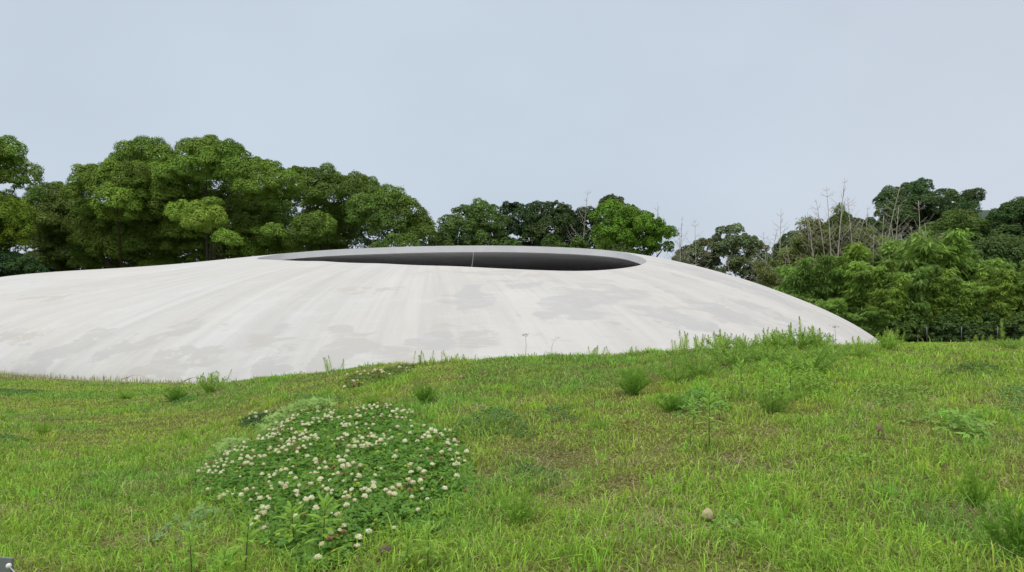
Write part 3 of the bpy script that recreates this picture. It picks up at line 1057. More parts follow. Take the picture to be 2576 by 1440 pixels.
# ------------------------------------------------------------------ wire fence
fr = empty('wire_fence', (at(2420, 850, 41)[0], 41, 0))
tag(fr, 'low grey wire fence at the foot of the bamboo', 'fence')
fx = [at(X, 850, 41)[0] for X in (2332, 2419, 2510, 2600, 2690)]
FH = .88
fo = np.array(fr.location)
for x in fx:
    link('post', Geo().tube([(x, 41, -.1), (x, 41, FH)], .022, (.15, .155, .155), 8).mesh('fence_post', M_STEEL, True, fo), fr)
wg = Geo()
for z in (.12, .34, .56, .85):
    wg.tube([(fx[0], 41, z), (fx[-1], 41, z)], .0035 if z < .8 else .007, (.10, .105, .105), 4)
for x in np.arange(fx[0], fx[-1], .6):
    wg.tube([(x, 41, .05), (x, 41, .85)], .0016, (.12, .13, .13), 4)
link('wire_mesh', wg.mesh('fence_wire', M_STEEL, False, fo), fr)


for x0_, x1_, lb in [(2205, 2345, 'low dark undergrowth behind the fence left end'), (2330, 2440, 'low dark undergrowth behind the middle of the fence'),
                     (2425, 2530, 'low dark undergrowth behind the right part of the fence'), (2515, 2640, 'low dark undergrowth at the right edge behind the fence')]:
    tree('undergrowth_bush', lb, [([(x0_, 862), (x0_ + 4, 815), (x0_ + 40, 792), (x1_ - 40, 788), (x1_ - 4, 812), (x1_, 862)], 0, 1)], 42.6, (.09, .16, .035), 'bush',
         lobe=(.28, .5), depth=.7, leaf=.14, puffs=9, trunk=.04, limbs=3, group='undergrowth behind the fence')

# ------------------------------------------------------------------ near plants
def ribbon_leaf(geo, base, direc, L_, w_, col, droop=.35, seg=4, fold=.0):
    """lanceolate leaf as a strip of quads"""
    d = unit(np.asarray(direc, float))
    side = unit(np.cross(d, [0, 0, 1.0]) + 1e-6)
    u_ = np.linspace(0, 1, seg + 1)
    ctr = base + d * L_ * u_[:, None] + np.array([0, 0, -1.0]) * (droop * L_ * u_ ** 2)[:, None]
    ww = w_ * np.sin(np.clip(u_ * .92 + .06, 0, 1) * PI) ** .8
    ww[-1] = w_ * .04
    Lf, Rt = ctr + side * ww[:, None] * .5, ctr - side * ww[:, None] * .5
    V = np.stack([Lf, Rt], 1).reshape(-1, 3)
    f = [(2 * k, 2 * k + 1, 2 * k + 3, 2 * k + 2) for k in range(seg)]
    geo.add(V, f, np.clip(np.asarray(col) * np.random.default_rng(geo.n).uniform(.85, 1.15), 0, 1))


def leafy_weed(H, nl, L_, w_, seed, col=(.30, .49, .08), stem=(.10, .055, .03), r0=.0022):
    r = np.random.default_rng(seed)
    sg, lg = Geo(), Geo()
    b = r.normal(size=2) * .06 * H
    u_ = np.linspace(0, 1, 8)
    pts = np.stack([b[0] * u_ ** 1.5, b[1] * u_ ** 1.5, H * u_ - .01], -1)
    sg.tube(pts, np.linspace(r0, r0 * .5, 8), stem, 6)
    for k in range(nl):
        f = .28 + .72 * (k + .5) / nl
        a = k * 2.4 + r.normal() * .3
        p = np.array([np.interp(f, u_, pts[:, j]) for j in range(3)])
        el = .55 + 1.2 * max(0, f - .6) / .4 * r.uniform(.7, 1.1)
        s_ = (1 - .55 * max(0, f - .75) / .25) * (0.7 + .3 * min(1, f / .5))
        ribbon_leaf(lg, p, (math.cos(a), math.sin(a), el), L_ * s_ * r.uniform(.85, 1.1), w_ * s_, col, droop=.45 * (1 - max(0, f - .6) / .5))
    return lg.mesh('weed_leaves', M_WEED), sg.mesh('weed_stem', M_STEM, True)


LW = [leafy_weed(.17, 22, .075, .020, 60 + i) for i in range(3)]
LWB = [leafy_weed(.32, 24, .105, .026, 65 + i, (.32, .53, .09), (.06, .045, .03), .0028) for i in range(3)]


def put_weed(variant, name, base_pt, H, H0_, label, cat, group, rz=0.0):
    o = empty(name, base_pt)
    k = H / H0_
    o.scale = (k, k, k)
    o.rotation_euler = (0, 0, rz)
    tag(o, label, cat, group)
    link('leaves', variant[0], o)
    link('stem', variant[1], o)
    return o


GW = 'tall broad leaved weeds'
weeds = [  # X, bottom Y, top Y, big?, label
    (740, 1395, 1270, 0, 'leafy tall weed in front of clover patch left of its near twin'), (812, 1400, 1255, 0, 'tallest leafy weed in front of the clover patch with reddish stem'),
    (845, 1385, 1300, 0, 'leafy weed at right of the pair before the clover patch'),
    (617, 1445, 1315, 0, 'leafy weed with long dark red stem left of clover patch foot'), (482, 1445, 1345, 0, 'leafy weed with bare dark stem in the lower left'),
    (568, 1450, 1380, 0, 'short yellow green weed between two taller stems at the bottom'), (1076, 1445, 1325, 0, 'leafy weed with spreading top on the grass right of the clover foot'),
    (1022, 1442, 1360, 0, 'small weed left of the spreading one at the bottom middle'),
    (1784, 1135, 975, 1, 'tall weed with black stem in the open grass right of middle'), (1868, 1005, 905, 1, 'dark stemmed weed at left of the tall cluster on the mound'),
    (1920, 1005, 905, 1, 'dark stemmed weed second in the tall cluster on the mound'), (1942, 1045, 930, 1, 'dark stemmed weed in middle of the tall cluster, nearest'),
    (1958, 1035, 925, 1, 'weed with paired dark stems in middle of the tall cluster'), (1990, 1000, 900, 1, 'tallest dark stemmed weed at right of the cluster on the mound'),
    (1745, 1080, 1000, 1, 'leafy weed left of the tall black stemmed one'), (1810, 1060, 990, 1, 'leafy weed behind the tall black stemmed one'),
    (1838, 1095, 1045, 1, 'small leafy weed right of the tall black stemmed one'), (1737, 1120, 1075, 0, 'low yellow green weed sprout in the grass below the tall weed'),
    (1700, 1110, 1070, 0, 'low bright weed sprout left of the other sprout')]
for i, (X, Yb, Yt, big, lb) in enumerate(weeds):
    g_ = ground_hit(X, Yb)[0]
    H = (Yb - Yt) / 1900 * g_[1]
    if big:
        put_weed(LWB[i % 3], 'tall_weed', g_, H, .32, lb, 'weed', GW, i * 1.3)
    else:
        put_weed(LW[i % 3], 'tall_weed', g_, H, .17, lb, 'weed', GW, i * 1.3)


# narrow leaved weeds on the crest: one mesh each
def spire_weed(H, seed, nl=70, col=(.45, .62, .13), L_=.05, r0=.0025, w_=.009):
    r = np.random.default_rng(seed)
    lg = Geo()
    b = r.normal(size=2) * .04 * H
    u_ = np.linspace(0, 1, 8)
    pts = np.stack([b[0] * u_ ** 1.5, b[1] * u_ ** 1.5, H * u_ - .02], -1)
    lg.tube(pts, np.linspace(r0, r0 * .5, 8), (.26, .32, .09), 5)
    for k in range(nl):
        f = .12 + .88 * (k + .5) / nl
        a = k * 2.4 + r.normal() * .3
        p = np.array([np.interp(f, u_, pts[:, j]) for j in range(3)])
        el = .5 + 1.3 * max(0, f - .7) / .3
        s_ = 1.1 - .75 * max(0, f - .5) / .5
        cc = np.asarray(col) * (1 if f < .88 else 1.0) * r.uniform(.8, 1.2)
        if f > .9:
            cc = np.array([.34, .38, .15])
        ribbon_leaf(lg, p, (math.cos(a), math.sin(a), el), L_ * s_ * r.uniform(.7, 1.2), w_, cc, droop=.2, seg=2)
    return lg.mesh('spire_weed', M_WEED)


SW = [spire_weed(.36, 80 + i) for i in range(6)]
crest_list = []
for X0_, X1_, n, t0, t1 in [(1715, 1790, 16, 832, 856), (1790, 1840, 13, 828, 850), (1840, 1915, 18, 838, 856), (1915, 1985, 26, 818, 850), (1985, 2060, 26, 808, 848),
                            (1690, 1712, 3, 850, 858), (2200, 2262, 8, 818, 838), (1480, 1540, 8, 866, 878), (2060, 2130, 4, 840, 852), (2130, 2200, 6, 836, 850),
                            (1040, 1170, 14, 880, 900), (820, 870, 6, 892, 908), (500, 570, 9, 928, 945), (2440, 2576, 6, 838, 850), (1580, 1640, 4, 872, 880)]:
    for k in range(n):
        crest_list.append((rng.uniform(X0_, X1_), rng.uniform(t0, t1)))
GS = 'narrow leaved weed stems along the crest of the mound'
for i, (X, Yt) in enumerate(crest_list):
    cp_ = crest_point(X, rng.uniform(-.5, .25)) if X > 580 else ground_hit(X, 968)[0]
    top = at(X, Yt, cp_[1])[2]
    H = max(top - cp_[2], .05)
    o = link('spire_weed', SW[i % 6], None, cp_)
    k = H / .34
    o.scale = (max(k * 1.7, .8), max(k * 1.7, .8), k)
    o.rotation_euler = (rng.normal() * .22, rng.normal() * .22, i * 2.1)
    where = ('on the crest before the white shell' if 1600 < X < 2210 else 'on the crest right of the shell tip' if X >= 2210
             else 'on the middle of the crest' if X > 950 else 'at the left foot of the shell' if X < 600 else 'on the falling left part of the crest')
    tag(o, 'narrow leaved green weed stem in a stand ' + where, 'weed', GS + ', ' + where)
for X, Yt, lb in [(2016, 792, 'tallest leafy spire weed on the crest against the white shell'), (2062, 822, 'second tall spire weed right of the tallest, on the crest'),
                  (1985, 808, 'tall spire weed just left of the tallest one on the crest'), (2520, 800, 'lone tall leafy weed before the fence at far right')]:
    cp_ = crest_point(X)
    H = at(X, Yt, cp_[1])[2] - cp_[2]
    o = link('spire_weed', spire_weed(H, int(X), 110, L_=.05, w_=.009), None, cp_)
    tag(o, lb, 'weed')

# dried umbel stalks and arching grass stalks
for X, Yt, lb in [(1321, 843, 'thin dried flower stalk with clustered head on middle crest'), (2098, 822, 'dry flat topped flower stalk right of the tallest spire weed'),
                  (2305, 845, 'small pale flower stalk at right of the shell tip'), (1388, 842, 'thin bent dried stalk right of the clustered one')]:
    cp_ = crest_point(X)
    H = at(X, Yt, cp_[1])[2] - cp_[2]
    sg, hg = Geo(), Geo()
    sg.tube([(0, 0, -.01), (.01, 0, H * .5), (.004, 0, H)], (.0018, .0016, .0014), (.22, .24, .12), 5)
    for k in range(7):
        a = k * 2.4
        f = .35 + .07 * k
        ribbon_leaf(hg, np.array([.006, 0, H * f]), (math.cos(a), math.sin(a), .5), .03, .006, (.14, .17, .06), seg=2)
    if 'bent' in lb:
        sg = Geo().tube([(0, 0, -.01), (.0, 0, H * .5), (.03, 0, H * .8), (.07, 0, H * .86)], (.0016, .0014, .0012, .001), (.20, .22, .11), 5)
    for k in range(26 if 'bent' not in lb else 6):
        d = rng.normal(size=3) * [.016, .016, .006] + (np.array([.066, 0, -H * .14]) if 'bent' in lb else 0)
        hg.quads(leaf_quads(np.array([[.004, 0, H]]) + d, unit(rng.normal(size=(1, 3))), .010, .8), (.22, .17, .13))
    o = empty('flower_stalk', cp_)
    tag(o, lb, 'dried flower')
    link('head', hg.mesh('stalk_head', M_LEAF), o)
    link('stem', sg.mesh('stalk_stem', M_STEM, True), o)
for X, Yb, X1_, Yt, lb in [(500, 962, 442, 920, 'long arching seed grass stalk before the white shell base'), (390, 968, 325, 948, 'arching grass stalk leaning left at the shell base'),
                           (560, 1000, 470, 955, 'low arching grass stalk on the left slope')]:
    b0 = ground_hit(X, Yb)[0]
    t0_ = at(X1_, Yt, b0[1])
    u_ = np.linspace(0, 1, 12)[:, None]
    ctrl = b0 * .45 + t0_ * .55 + [0, 0, .18]
    pts = b0 * (1 - u_) ** 2 + 2 * ctrl * u_ * (1 - u_) + t0_ * u_ ** 2
    gg = Geo().tube(pts, np.linspace(.003, .0018, 12), (.42, .42, .2), 5)
    for k in range(5):
        q = pts[-1 - k // 2]
        gg.tube(np.stack([q, q + [-.09 - .04 * k, 0, -.06 - .05 * rng.random()]]), (.003, .002), (.42, .40, .22), 4)
    tag(link('grass_stalk', gg.mesh('grass_stalk', M_LEAF)), lb, 'grass stalk')


# ------------------------------------------------------------------ clover
def px_poly(poly):
    p = np.asarray(poly, float)
    return ground_hit(p[:, 0], p[:, 1], .03)[:, :2]


CLOVER = px_poly([(476, 1205), (510, 1165), (570, 1138), (640, 1105), (700, 1062), (760, 1042), (830, 1030), (930, 1024), (1010, 1018), (1060, 1048), (1110, 1068), (1165, 1085), (1190, 1140), (1198, 1205),
                  (1150, 1290), (1085, 1325), (960, 1345), (890, 1392), (800, 1425), (730, 1425), (690, 1390), (620, 1325), (560, 1262), (490, 1240)])
CLO2 = px_poly([(840, 960), (870, 945), (940, 930), (1010, 915), (1050, 912), (1040, 930), (980, 945), (920, 962), (870, 975)])
CLO3 = px_poly([(598, 1052), (640, 1038), (700, 1030), (720, 1045), (690, 1062), (640, 1072), (605, 1068)])


def scatter(poly, dens, fade=.06):
    fade_ = fade
    lo_, hi_ = poly.min(0), poly.max(0)
    a = (hi_ - lo_).prod()
    q = rng.uniform(lo_, hi_, (int(a * dens), 2))
    q = q[inside(poly, q[:, 0], q[:, 1])]
    # ragged edge
    d = edge_dist(poly, q[:, 0], q[:, 1])
    fade = min(fade_, .4 * d.max()) if len(d) else fade_
    keep = rng.random(len(q)) < sstep(d, -.02, fade) * sstep(fbm(q[:, 0], q[:, 1], .14, 4) + d * 3, .12, .45)
    return q[keep], d[keep]


def clover_heights(q, d, Hm):
    return Hm * sstep(d, -.03, .22) * (.75 + .5 * fbm(q[:, 0], q[:, 1], .22, 6))


def clover_leaves(poly, dens, Hm, size, tint):
    q, d = scatter(poly, dens)
    n = len(q)
    hh = clover_heights(q, d, Hm)
    lay = rng.random(n) ** .5
    z = ground_z(q[:, 0], q[:, 1]) + .012 + hh * lay
    C = np.stack([q[:, 0], q[:, 1], z], -1)
    Nn = unit(np.array([0, -.15, 1.0]) + rng.normal(size=(n, 3)) * .38)
    r = unit(rng.normal(size=(n, 3)))
    a = unit(np.cross(Nn, r))
    b = np.cross(Nn, a)
    L_ = size * rng.uniform(.65, 1.25, (n, 1))
    tone = np.asarray(tint) * rng.uniform(.7, 1.3, (n, 1)) * (1 + (rng.random((n, 1)) < .04) * np.array([1.8, .8, 0]))
    geo = Geo()
    for k in range(3):
        t = k * 2 * PI / 3
        d_ = a * math.cos(t) + b * math.sin(t)
        s_ = -a * math.sin(t) + b * math.cos(t)
        d_ = d_ + Nn * .12
        h = Nn * L_ * .10
        # leaflet: hexagon folded along its midrib -> two quads
        base, tip = C + d_ * L_ * .04, C + d_ * L_ * .92
        for sg in (-1, 1):
            p1 = C + d_ * L_ * .40 + s_ * sg * L_ * .40 + h
            p2 = C + d_ * L_ * .84 + s_ * sg * L_ * .34 + h
            geo.quads(np.stack([base, p1, p2, tip], 1), np.clip(tone * rng.uniform(.9, 1.1, (n, 1)), 0, 1))
    return geo


def flower_head(seed, brown):
    r = np.random.default_rng(seed)
    geo = Geo()
    n = 60
    d = unit(r.normal(size=(n, 3)))
    d[:, 2] = np.abs(d[:, 2]) * 1.2 - .35
    d = unit(d)
    R_ = .0095
    P = d * R_ * .72
    A = unit(d + [0, 0, .25])
    side = unit(np.cross(A, r.normal(size=(n, 3))))
    L_, w_ = R_ * r.uniform(.45, .85, (n, 1)), R_ * .26
    Qd = np.stack([P - A * L_ * .3, P + A * L_ * .3 + side * w_, P + A * L_, P + A * L_ * .3 - side * w_], 1)
    white = np.array([.98, .97, .74])
    tan_ = np.array([.46, .30, .16])
    pink = np.array([.82, .70, .50])
    f = np.clip((.0 - d[:, 2:3]) * 1.6, 0, 1) * .7
    col = white * (1 - f) + pink * f
    if brown == 1:
        f = np.clip((.55 - d[:, 2:3]) * 1.6, 0, 1)
        col = white * .92 * (1 - f) + (tan_ * .45 + pink * .55) * f
    if brown == 2:
        col = np.tile(tan_ * 1.1, (n, 1))
    geo.quads(Qd, np.clip(col * r.uniform(.88, 1.08, (n, 1)), 0, .97))
    # core
    ph, th_ = np.meshgrid(np.linspace(0, 2 * PI, 9)[:-1], np.linspace(.02, PI - .02, 6))
    V = np.stack([np.sin(th_) * np.cos(ph), np.sin(th_) * np.sin(ph), np.cos(th_)], -1) * R_ * .68
    geo.add(V, ring_faces(6, 8), np.array([.92, .90, .66]) if brown != 2 else tan_ * .7)
    geo.tube([(0, 0, -.006), (.002, .001, -.03), (.003, 0, -.07)], .0008, (.09, .17, .04), 4)
    return geo


FH_ = [flower_head(90 + i, 0) for i in range(4)] + [flower_head(95 + i, 1) for i in range(3)] + [flower_head(99 + i, 2) for i in range(2)]
FM = [g_.mesh('clover_flower', M_PETAL) for g_ in FH_]


def clover(poly, dens, Hm, size, tint, nflow, label, fl_scale=.76, brown=(.50, .32, .18), gap=.015):
    c = poly.mean(0)
    root = empty('clover_patch', (c[0], c[1], float(ground_z(c[0], c[1]))))
    rl = np.array(root.location)
    tag(root, label, 'clover')
    link('foliage', clover_leaves(poly, dens, Hm, size, tint).mesh('clover_leaves', M_LEAF, False, rl), root)
    q, d = scatter(poly, 4000)
    hh = clover_heights(q, d, Hm)
    wgt = .06 + 1.3 * sstep(fbm(q[:, 0], q[:, 1], .13, 12), .42, .66)
    ok = rng.random(len(q)) < wgt
    q, hh = q[ok], hh[ok]
    o_ = rng.permutation(len(q))
    q, hh = q[o_], hh[o_]
    pts = []
    for p, h in zip(q, hh):
        if all((p[0] - u[0]) ** 2 + (p[1] - u[1]) ** 2 > gap ** 2 for u in pts):
            pts.append((p[0], p[1], float(ground_z(p[0], p[1])) + .012 + h + rng.uniform(.000, .026)))
        if len(pts) >= nflow:
            break
    pts.sort(key=lambda p: p[1])
    rest = Geo()
    for i, p in enumerate(pts):
        k = rng.choice(3, p=brown)
        v = int((rng.integers(0, 4), 4 + rng.integers(0, 3), 7 + rng.integers(0, 2))[k])
        s_ = fl_scale * rng.uniform(.62, 1.25) * (.8 if k == 2 else 1)
        if i < 100:
            f = link('flower', FM[v], root, np.array(p) - rl)
            f.scale = (s_, s_, s_ * rng.uniform(.8, 1.1))
            f.rotation_euler = (rng.normal() * .25, rng.normal() * .25, rng.uniform(0, 6.3))
        else:
            g_ = FH_[v]
            a = rng.uniform(0, 2 * PI)
            Rm = np.array([[math.cos(a), -math.sin(a), 0], [math.sin(a), math.cos(a), 0], [0, 0, 1]]) * s_
            V = np.concatenate(g_.v) @ Rm.T + np.array(p)
            rest.v.append(V.astype(np.float32))
            rest.l.extend([l + rest.n for l in g_.l])
            rest.t.extend(g_.t)
            rest.c.extend(g_.c)
            rest.n += len(V)
    if rest.n:
        tag(link('flowers', rest.mesh('clover_flowers_far', M_PETAL, False, rl), root), kind='stuff')
    return root


clover(CLOVER, 10500, .045, .013, (.125, .265, .036), 560, 'large dark green clover patch full of white flowers in the foreground')
clover(CLO2, 2200, .02, .017, (.14, .21, .045), 34, 'small fading clover patch with brownish flowers near the crest', 1.25, (.2, .4, .4), .03)
clover(CLO3, 3500, .035, .014, (.06, .12, .035), 9, 'small clover patch with few flowers left of the big one', .95, (.6, .3, .1), .03)


# ------------------------------------------------------------------ weed patches
def leaf_patch(poly, dens, Hm, size, tint, aspect=.6, flow=None, tilt=.5):
    q, d = scatter(poly, dens)
    n = len(q)
    hh = Hm * sstep(d, -.02, .15) * (.5 + 1.0 * fbm(q[:, 0], q[:, 1], .12, 15))
    z = ground_z(q[:, 0], q[:, 1]) + .004 + hh * rng.random(n) ** .6
    P = np.stack([q[:, 0], q[:, 1], z], -1)
    Nn = unit(np.array([0, -.1, 1.0]) + rng.normal(size=(n, 3)) * tilt)
    geo = Geo().quads(leaf_quads(P, Nn, size * rng.uniform(.6, 1.4, n), aspect), np.clip(np.asarray(tint) * rng.uniform(.65, 1.35, (n, 1)), 0, 1))
    if flow:
        k = rng.random(n) < flow[0]
        geo.quads(leaf_quads(P[k] + [0, 0, .012], unit(rng.normal(size=(k.sum(), 3)) + [0, -.5, .8]), size * .55, 1.0), np.asarray(flow[1]))
    return geo


def oval(X, Y, a, b, n=14, rot=0.0):
    t = np.linspace(0, 2 * PI, n, endpoint=False)
    r = 1 + .22 * np.sin(t * 3 + X) + .12 * np.sin(t * 5 + Y)
    x, y = a * r * np.cos(t), b * r * np.sin(t)
    return [(X + x_ - y_ * rot, Y + y_ + x_ * rot * .3) for x_, y_ in zip(x, y)]


PATCHES = []
MED = (.11, .17, .045)
YEL = (.35, .36, .08)
patches = [  # poly, dens, height, size, tint, yellow, label
    (oval(1250, 1060, 105, 38), 9000, .07, .013, (.07, .125, .045), (.02, YEL), 'dense dark green creeping weed patch right of the clover top'),
    (oval(1400, 1030, 70, 22), 6000, .05, .013, (.07, .12, .04), (.02, YEL), 'small creeping weed patch behind the dense dark one'),
    (oval(1340, 1185, 75, 28), 9000, .06, .012, (.06, .11, .04), (.03, YEL), 'dark creeping weed patch right of the clover middle'),
    (oval(2240, 985, 105, 26), 7000, .06, .014, MED, (.03, YEL), 'dark olive weed patch on the right slope'),
    (oval(2450, 925, 90, 20), 7000, .06, .016, (.06, .095, .03), (.03, YEL), 'dark weed patch upper right near the edge'),
    (oval(2150, 1150, 85, 28), 8000, .06, .012, MED, (.03, YEL), 'dark leafy weed patch in the right middle grass'),
    (oval(2560, 1000, 60, 40), 7000, .07, .013, (.08, .14, .05), (.02, YEL), 'grey green weed patch at right edge'),
    (oval(1210, 1235, 60, 30), 6000, .05, .012, (.085, .15, .045), (.03, YEL), 'light creeping weed patch touching the clover right side'),
    (oval(800, 1000, 90, 16), 4500, .05, .016, (.07, .13, .045), None, 'dark low weed patch on left slope above the clover'),
    (oval(40, 985, 75, 8), 2500, .04, .02, (.05, .10, .03), None, 'dark low weed streak at far left'),
    (oval(460, 1000, 40, 12), 2500, .05, .02, (.06, .13, .04), None, 'dark weed tuft patch left below the shell base'),
    (oval(1850, 1300, 75, 36), 6000, .06, .013, (.085, .16, .04), (.01, YEL), 'feathery green weed patch beside the beige stone'),
    (oval(20, 1100, 60, 14), 4000, .05, .014, (.05, .10, .03), None, 'dark weed patch at the left edge'),
    (oval(1760, 1010, 80, 30), 6000, .12, .018, (.085, .16, .04), None, 'soft green weed patch left of the tall weed cluster'),
    (oval(2030, 960, 70, 40), 6000, .14, .018, (.115, .185, .035), None, 'bluish green weed patch below the tallest crest weeds')]
for (pl, dn_, Hm, sz, tn, fl_, lb) in patches:
    poly = px_poly(pl)
    PATCHES.append(poly)
    c = poly.mean(0)
    oo = (c[0], c[1], float(ground_z(c[0], c[1])))
    tag(link('weed_patch', leaf_patch(poly, dn_ * 1.2, Hm * .8, sz, np.array(tn) * [2.0, 2.1, 1.5], .6, fl_).mesh('weed_patch', M_LEAF, False, oo), None, oo), lb, 'weed patch', 'low weed patches in the lawn')


def mugwort_leaf_patch(poly, dens, Hm, size, tint):
    q, d = scatter(poly, dens)
    n = len(q)
    z = ground_z(q[:, 0], q[:, 1]) + .01 + Hm * sstep(d, -.02, .12) * rng.random(n) ** .5
    C = np.stack([q[:, 0], q[:, 1], z], -1)
    Nn = unit(np.array([0, -.25, 1.0]) + rng.normal(size=(n, 3)) * .35)
    a = unit(np.cross(Nn, unit(rng.normal(size=(n, 3)))))
    b = np.cross(Nn, a)
    L_ = size * rng.uniform(.6, 1.3, (n, 1))
    tone = np.asarray(tint) * rng.uniform(.75, 1.25, (n, 1))
    geo = Geo()
    for ang_, s_, o in ((0, 1.0, .35), (.9, .7, .25), (-.9, .7, .25), (.6, .6, .0), (-.6, .6, .0)):
        d_ = a * math.cos(ang_) + b * math.sin(ang_)
        sd = -a * math.sin(ang_) + b * math.cos(ang_)
        p = C + a * L_ * o
        geo.quads(np.stack([p, p + d_ * L_ * .35 * s_ + sd * L_ * .12, p + d_ * L_ * .75 * s_ - Nn * L_ * .12, p + d_ * L_ * .35 * s_ - sd * L_ * .12], 1), tone)
    return geo


MUG = (.31, .47, .13)
for (pl, dn_, Hm, sz, tn, lb) in [
        ([(640, 1075), (700, 1045), (760, 1022), (830, 1008), (850, 1020), (800, 1035), (740, 1050), (690, 1080), (640, 1105)], 2600, .09, .036, MUG, 'pale green mugwort patch along the upper left clover edge'),
        ([(515, 1140), (550, 1118), (610, 1100), (650, 1105), (620, 1125), (560, 1150), (515, 1160)], 2600, .08, .034, MUG, 'pale mugwort patch at left tip of the clover'),
        ([(350, 1350), (420, 1310), (500, 1275), (590, 1265), (560, 1300), (520, 1330), (440, 1345), (370, 1375)], 1500, .05, .036, (.22, .36, .12), 'pale mugwort patch in the grass left of the clover foot'),
        (oval(2430, 1065, 60, 34), 900, .08, .06, (.24, .42, .08), 'bright lobed mugwort patch on the right slope'),
        (oval(2290, 1045, 30, 10), 900, .06, .05, (.24, .40, .08), 'small lobed leaf patch left of the bright mugwort'),
        (oval(640, 1270, 60, 14), 1400, .05, .034, (.22, .36, .12), 'pale mugwort leaves at lower left clover edge')]:
    poly = px_poly(pl)
    PATCHES.append(poly)
    c = poly.mean(0)
    oo = (c[0], c[1], float(ground_z(c[0], c[1])))
    tag(link('mugwort_patch', mugwort_leaf_patch(poly, dn_, Hm, sz, tn).mesh('mugwort', M_LEAF, False, oo), None, oo), lb, 'weed patch')


# feathery tufts
def tuft_mesh(seed, H, spread, nst, tint, nl=26):
    r = np.random.default_rng(seed)
    geo = Geo()
    P, A, c = [], [], []
    for i in range(nst):
        a = r.uniform(0, 2 * PI)
        ln = spread * math.sqrt(r.random())
        h = H * r.uniform(.6, 1.05) * (1 - .35 * ln / spread)
        u_ = np.linspace(0, 1, 6)
        pts = np.stack([math.cos(a) * ln * (.25 + .75 * u_ ** 1.4), math.sin(a) * ln * (.25 + .75 * u_ ** 1.4), h * u_ - .01], -1)
        geo.tube(pts, np.linspace(.0016, .0008, 6), np.asarray(tint) * .8, 4)
        f = r.uniform(.1, 1, nl)
        pp = np.stack([np.interp(f, u_, pts[:, j]) for j in range(3)], -1)
        P.append(pp)
        A.append(unit(unit(r.normal(size=(nl, 3))) + [math.cos(a) * .4, math.sin(a) * .4, .9]))
        c.append(np.asarray(tint) * r.uniform(.75, 1.25, (nl, 1)))
    P, A, c = np.concatenate(P), np.concatenate(A), np.concatenate(c)
    n = len(P)
    side = unit(np.cross(A, r.normal(size=(n, 3))))
    L_ = .032 * r.uniform(.6, 1.3, (n, 1)) * (H / .25) ** .5
    w_ = .0035
    geo.quads(np.stack([P, P + A * L_ * .45 + side * w_, P + A * L_, P + A * L_ * .45 - side * w_], 1), np.clip(c, 0, 1))
    return geo.mesh('tuft', M_WEED)


TF = [tuft_mesh(120, .25, .16, 46, (.20, .38, .05)), tuft_mesh(121, .25, .20, 30, (.27, .44, .08)), tuft_mesh(122, .25, .15, 32, (.29, .48, .07))]
tufts = [  # X, bottom Y, top Y, width px, var, label
    (1592, 995, 925, 85, 0, 'dense dark green feathery tuft alone on the middle slope'), (1600, 965, 905, 70, 1, 'paler feathery tuft right behind the dense dark one'),
    (1760, 950, 870, 110, 1, 'feathery tuft below the left crest weeds'), (1700, 965, 900, 90, 1, 'loose feathery tuft on slope left of the cluster'),
    (2030, 940, 850, 150, 1, 'broad feathery tuft below the tallest crest weed'), (2075, 910, 850, 100, 1, 'feathery tuft right of the tallest crest weed'),
    (1690, 1035, 985, 90, 0, 'low dark feathery tuft in the mid slope grass'), (530, 990, 935, 70, 2, 'feathery tuft at the left foot of the shell'),
    (2455, 1275, 1140, 110, 2, 'tall bright green feathery tuft at lower right'), (2560, 1400, 1250, 150, 0, 'large feathery tuft at lower right edge'),
    (1070, 1015, 960, 70, 0, 'dark spiky tuft behind the clover right shoulder'), (1300, 1320, 1220, 130, 2, 'upright bright tuft right of the clover'),
    (440, 1010, 970, 60, 0, 'dark small tuft on left slope'), (110, 1095, 1055, 50, 2, 'bright green tuft at far left'),
    (1840, 920, 855, 120, 1, 'feathery tuft along the crest middle'), (1930, 910, 850, 110, 1, 'feathery tuft under the crest weed stand'),
    (2230, 880, 835, 70, 2, 'bright leafy tuft at the shell right tip'), (2150, 900, 855, 80, 1, 'feathery tuft just before the shell right tip'),
    (460, 1110, 1075, 45, 2, 'small bright tuft on the lower left lawn'), (2540, 880, 845, 70, 1, 'feathery tuft on the far right crest'),
    (320, 1005, 980, 60, 2, 'soft bright tuft on left slope'), (930, 1020, 985, 60, 2, 'soft bright tuft behind the clover flowers'),
    (1750, 882, 838, 80, 1, 'feathery tuft at the left end of the crest weed stand'), (1815, 880, 836, 85, 2, 'bright feathery tuft in the left part of the crest weed stand'),
    (1880, 880, 842, 80, 1, 'feathery tuft in the gap of the crest weed stand'), (1962, 878, 830, 90, 2, 'bright feathery tuft just left of the tallest crest weeds'),
    (2012, 878, 814, 95, 1, 'high feathery tuft around the tallest spire weed'), (2055, 878, 834, 80, 2, 'bright feathery tuft right of the tallest spire weed'),
    (1945, 1040, 960, 100, 1, 'feathery tuft at the feet of the tall weed cluster')]
for i, (X, Yb, Yt, wd, v, lb) in enumerate(tufts):
    g_ = ground_hit(X, Yb)[0]
    H = (Yb - Yt) / 1900 * g_[1]
    wr = wd / 1900 * g_[1]
    o = link('feathery_tuft', TF[v], None, g_)
    o.scale = (wr / .28, wr / .28, H / .22)
    o.rotation_euler = (0, 0, i * 1.1)
    tag(o, lb, 'weed', 'feathery weed tufts')


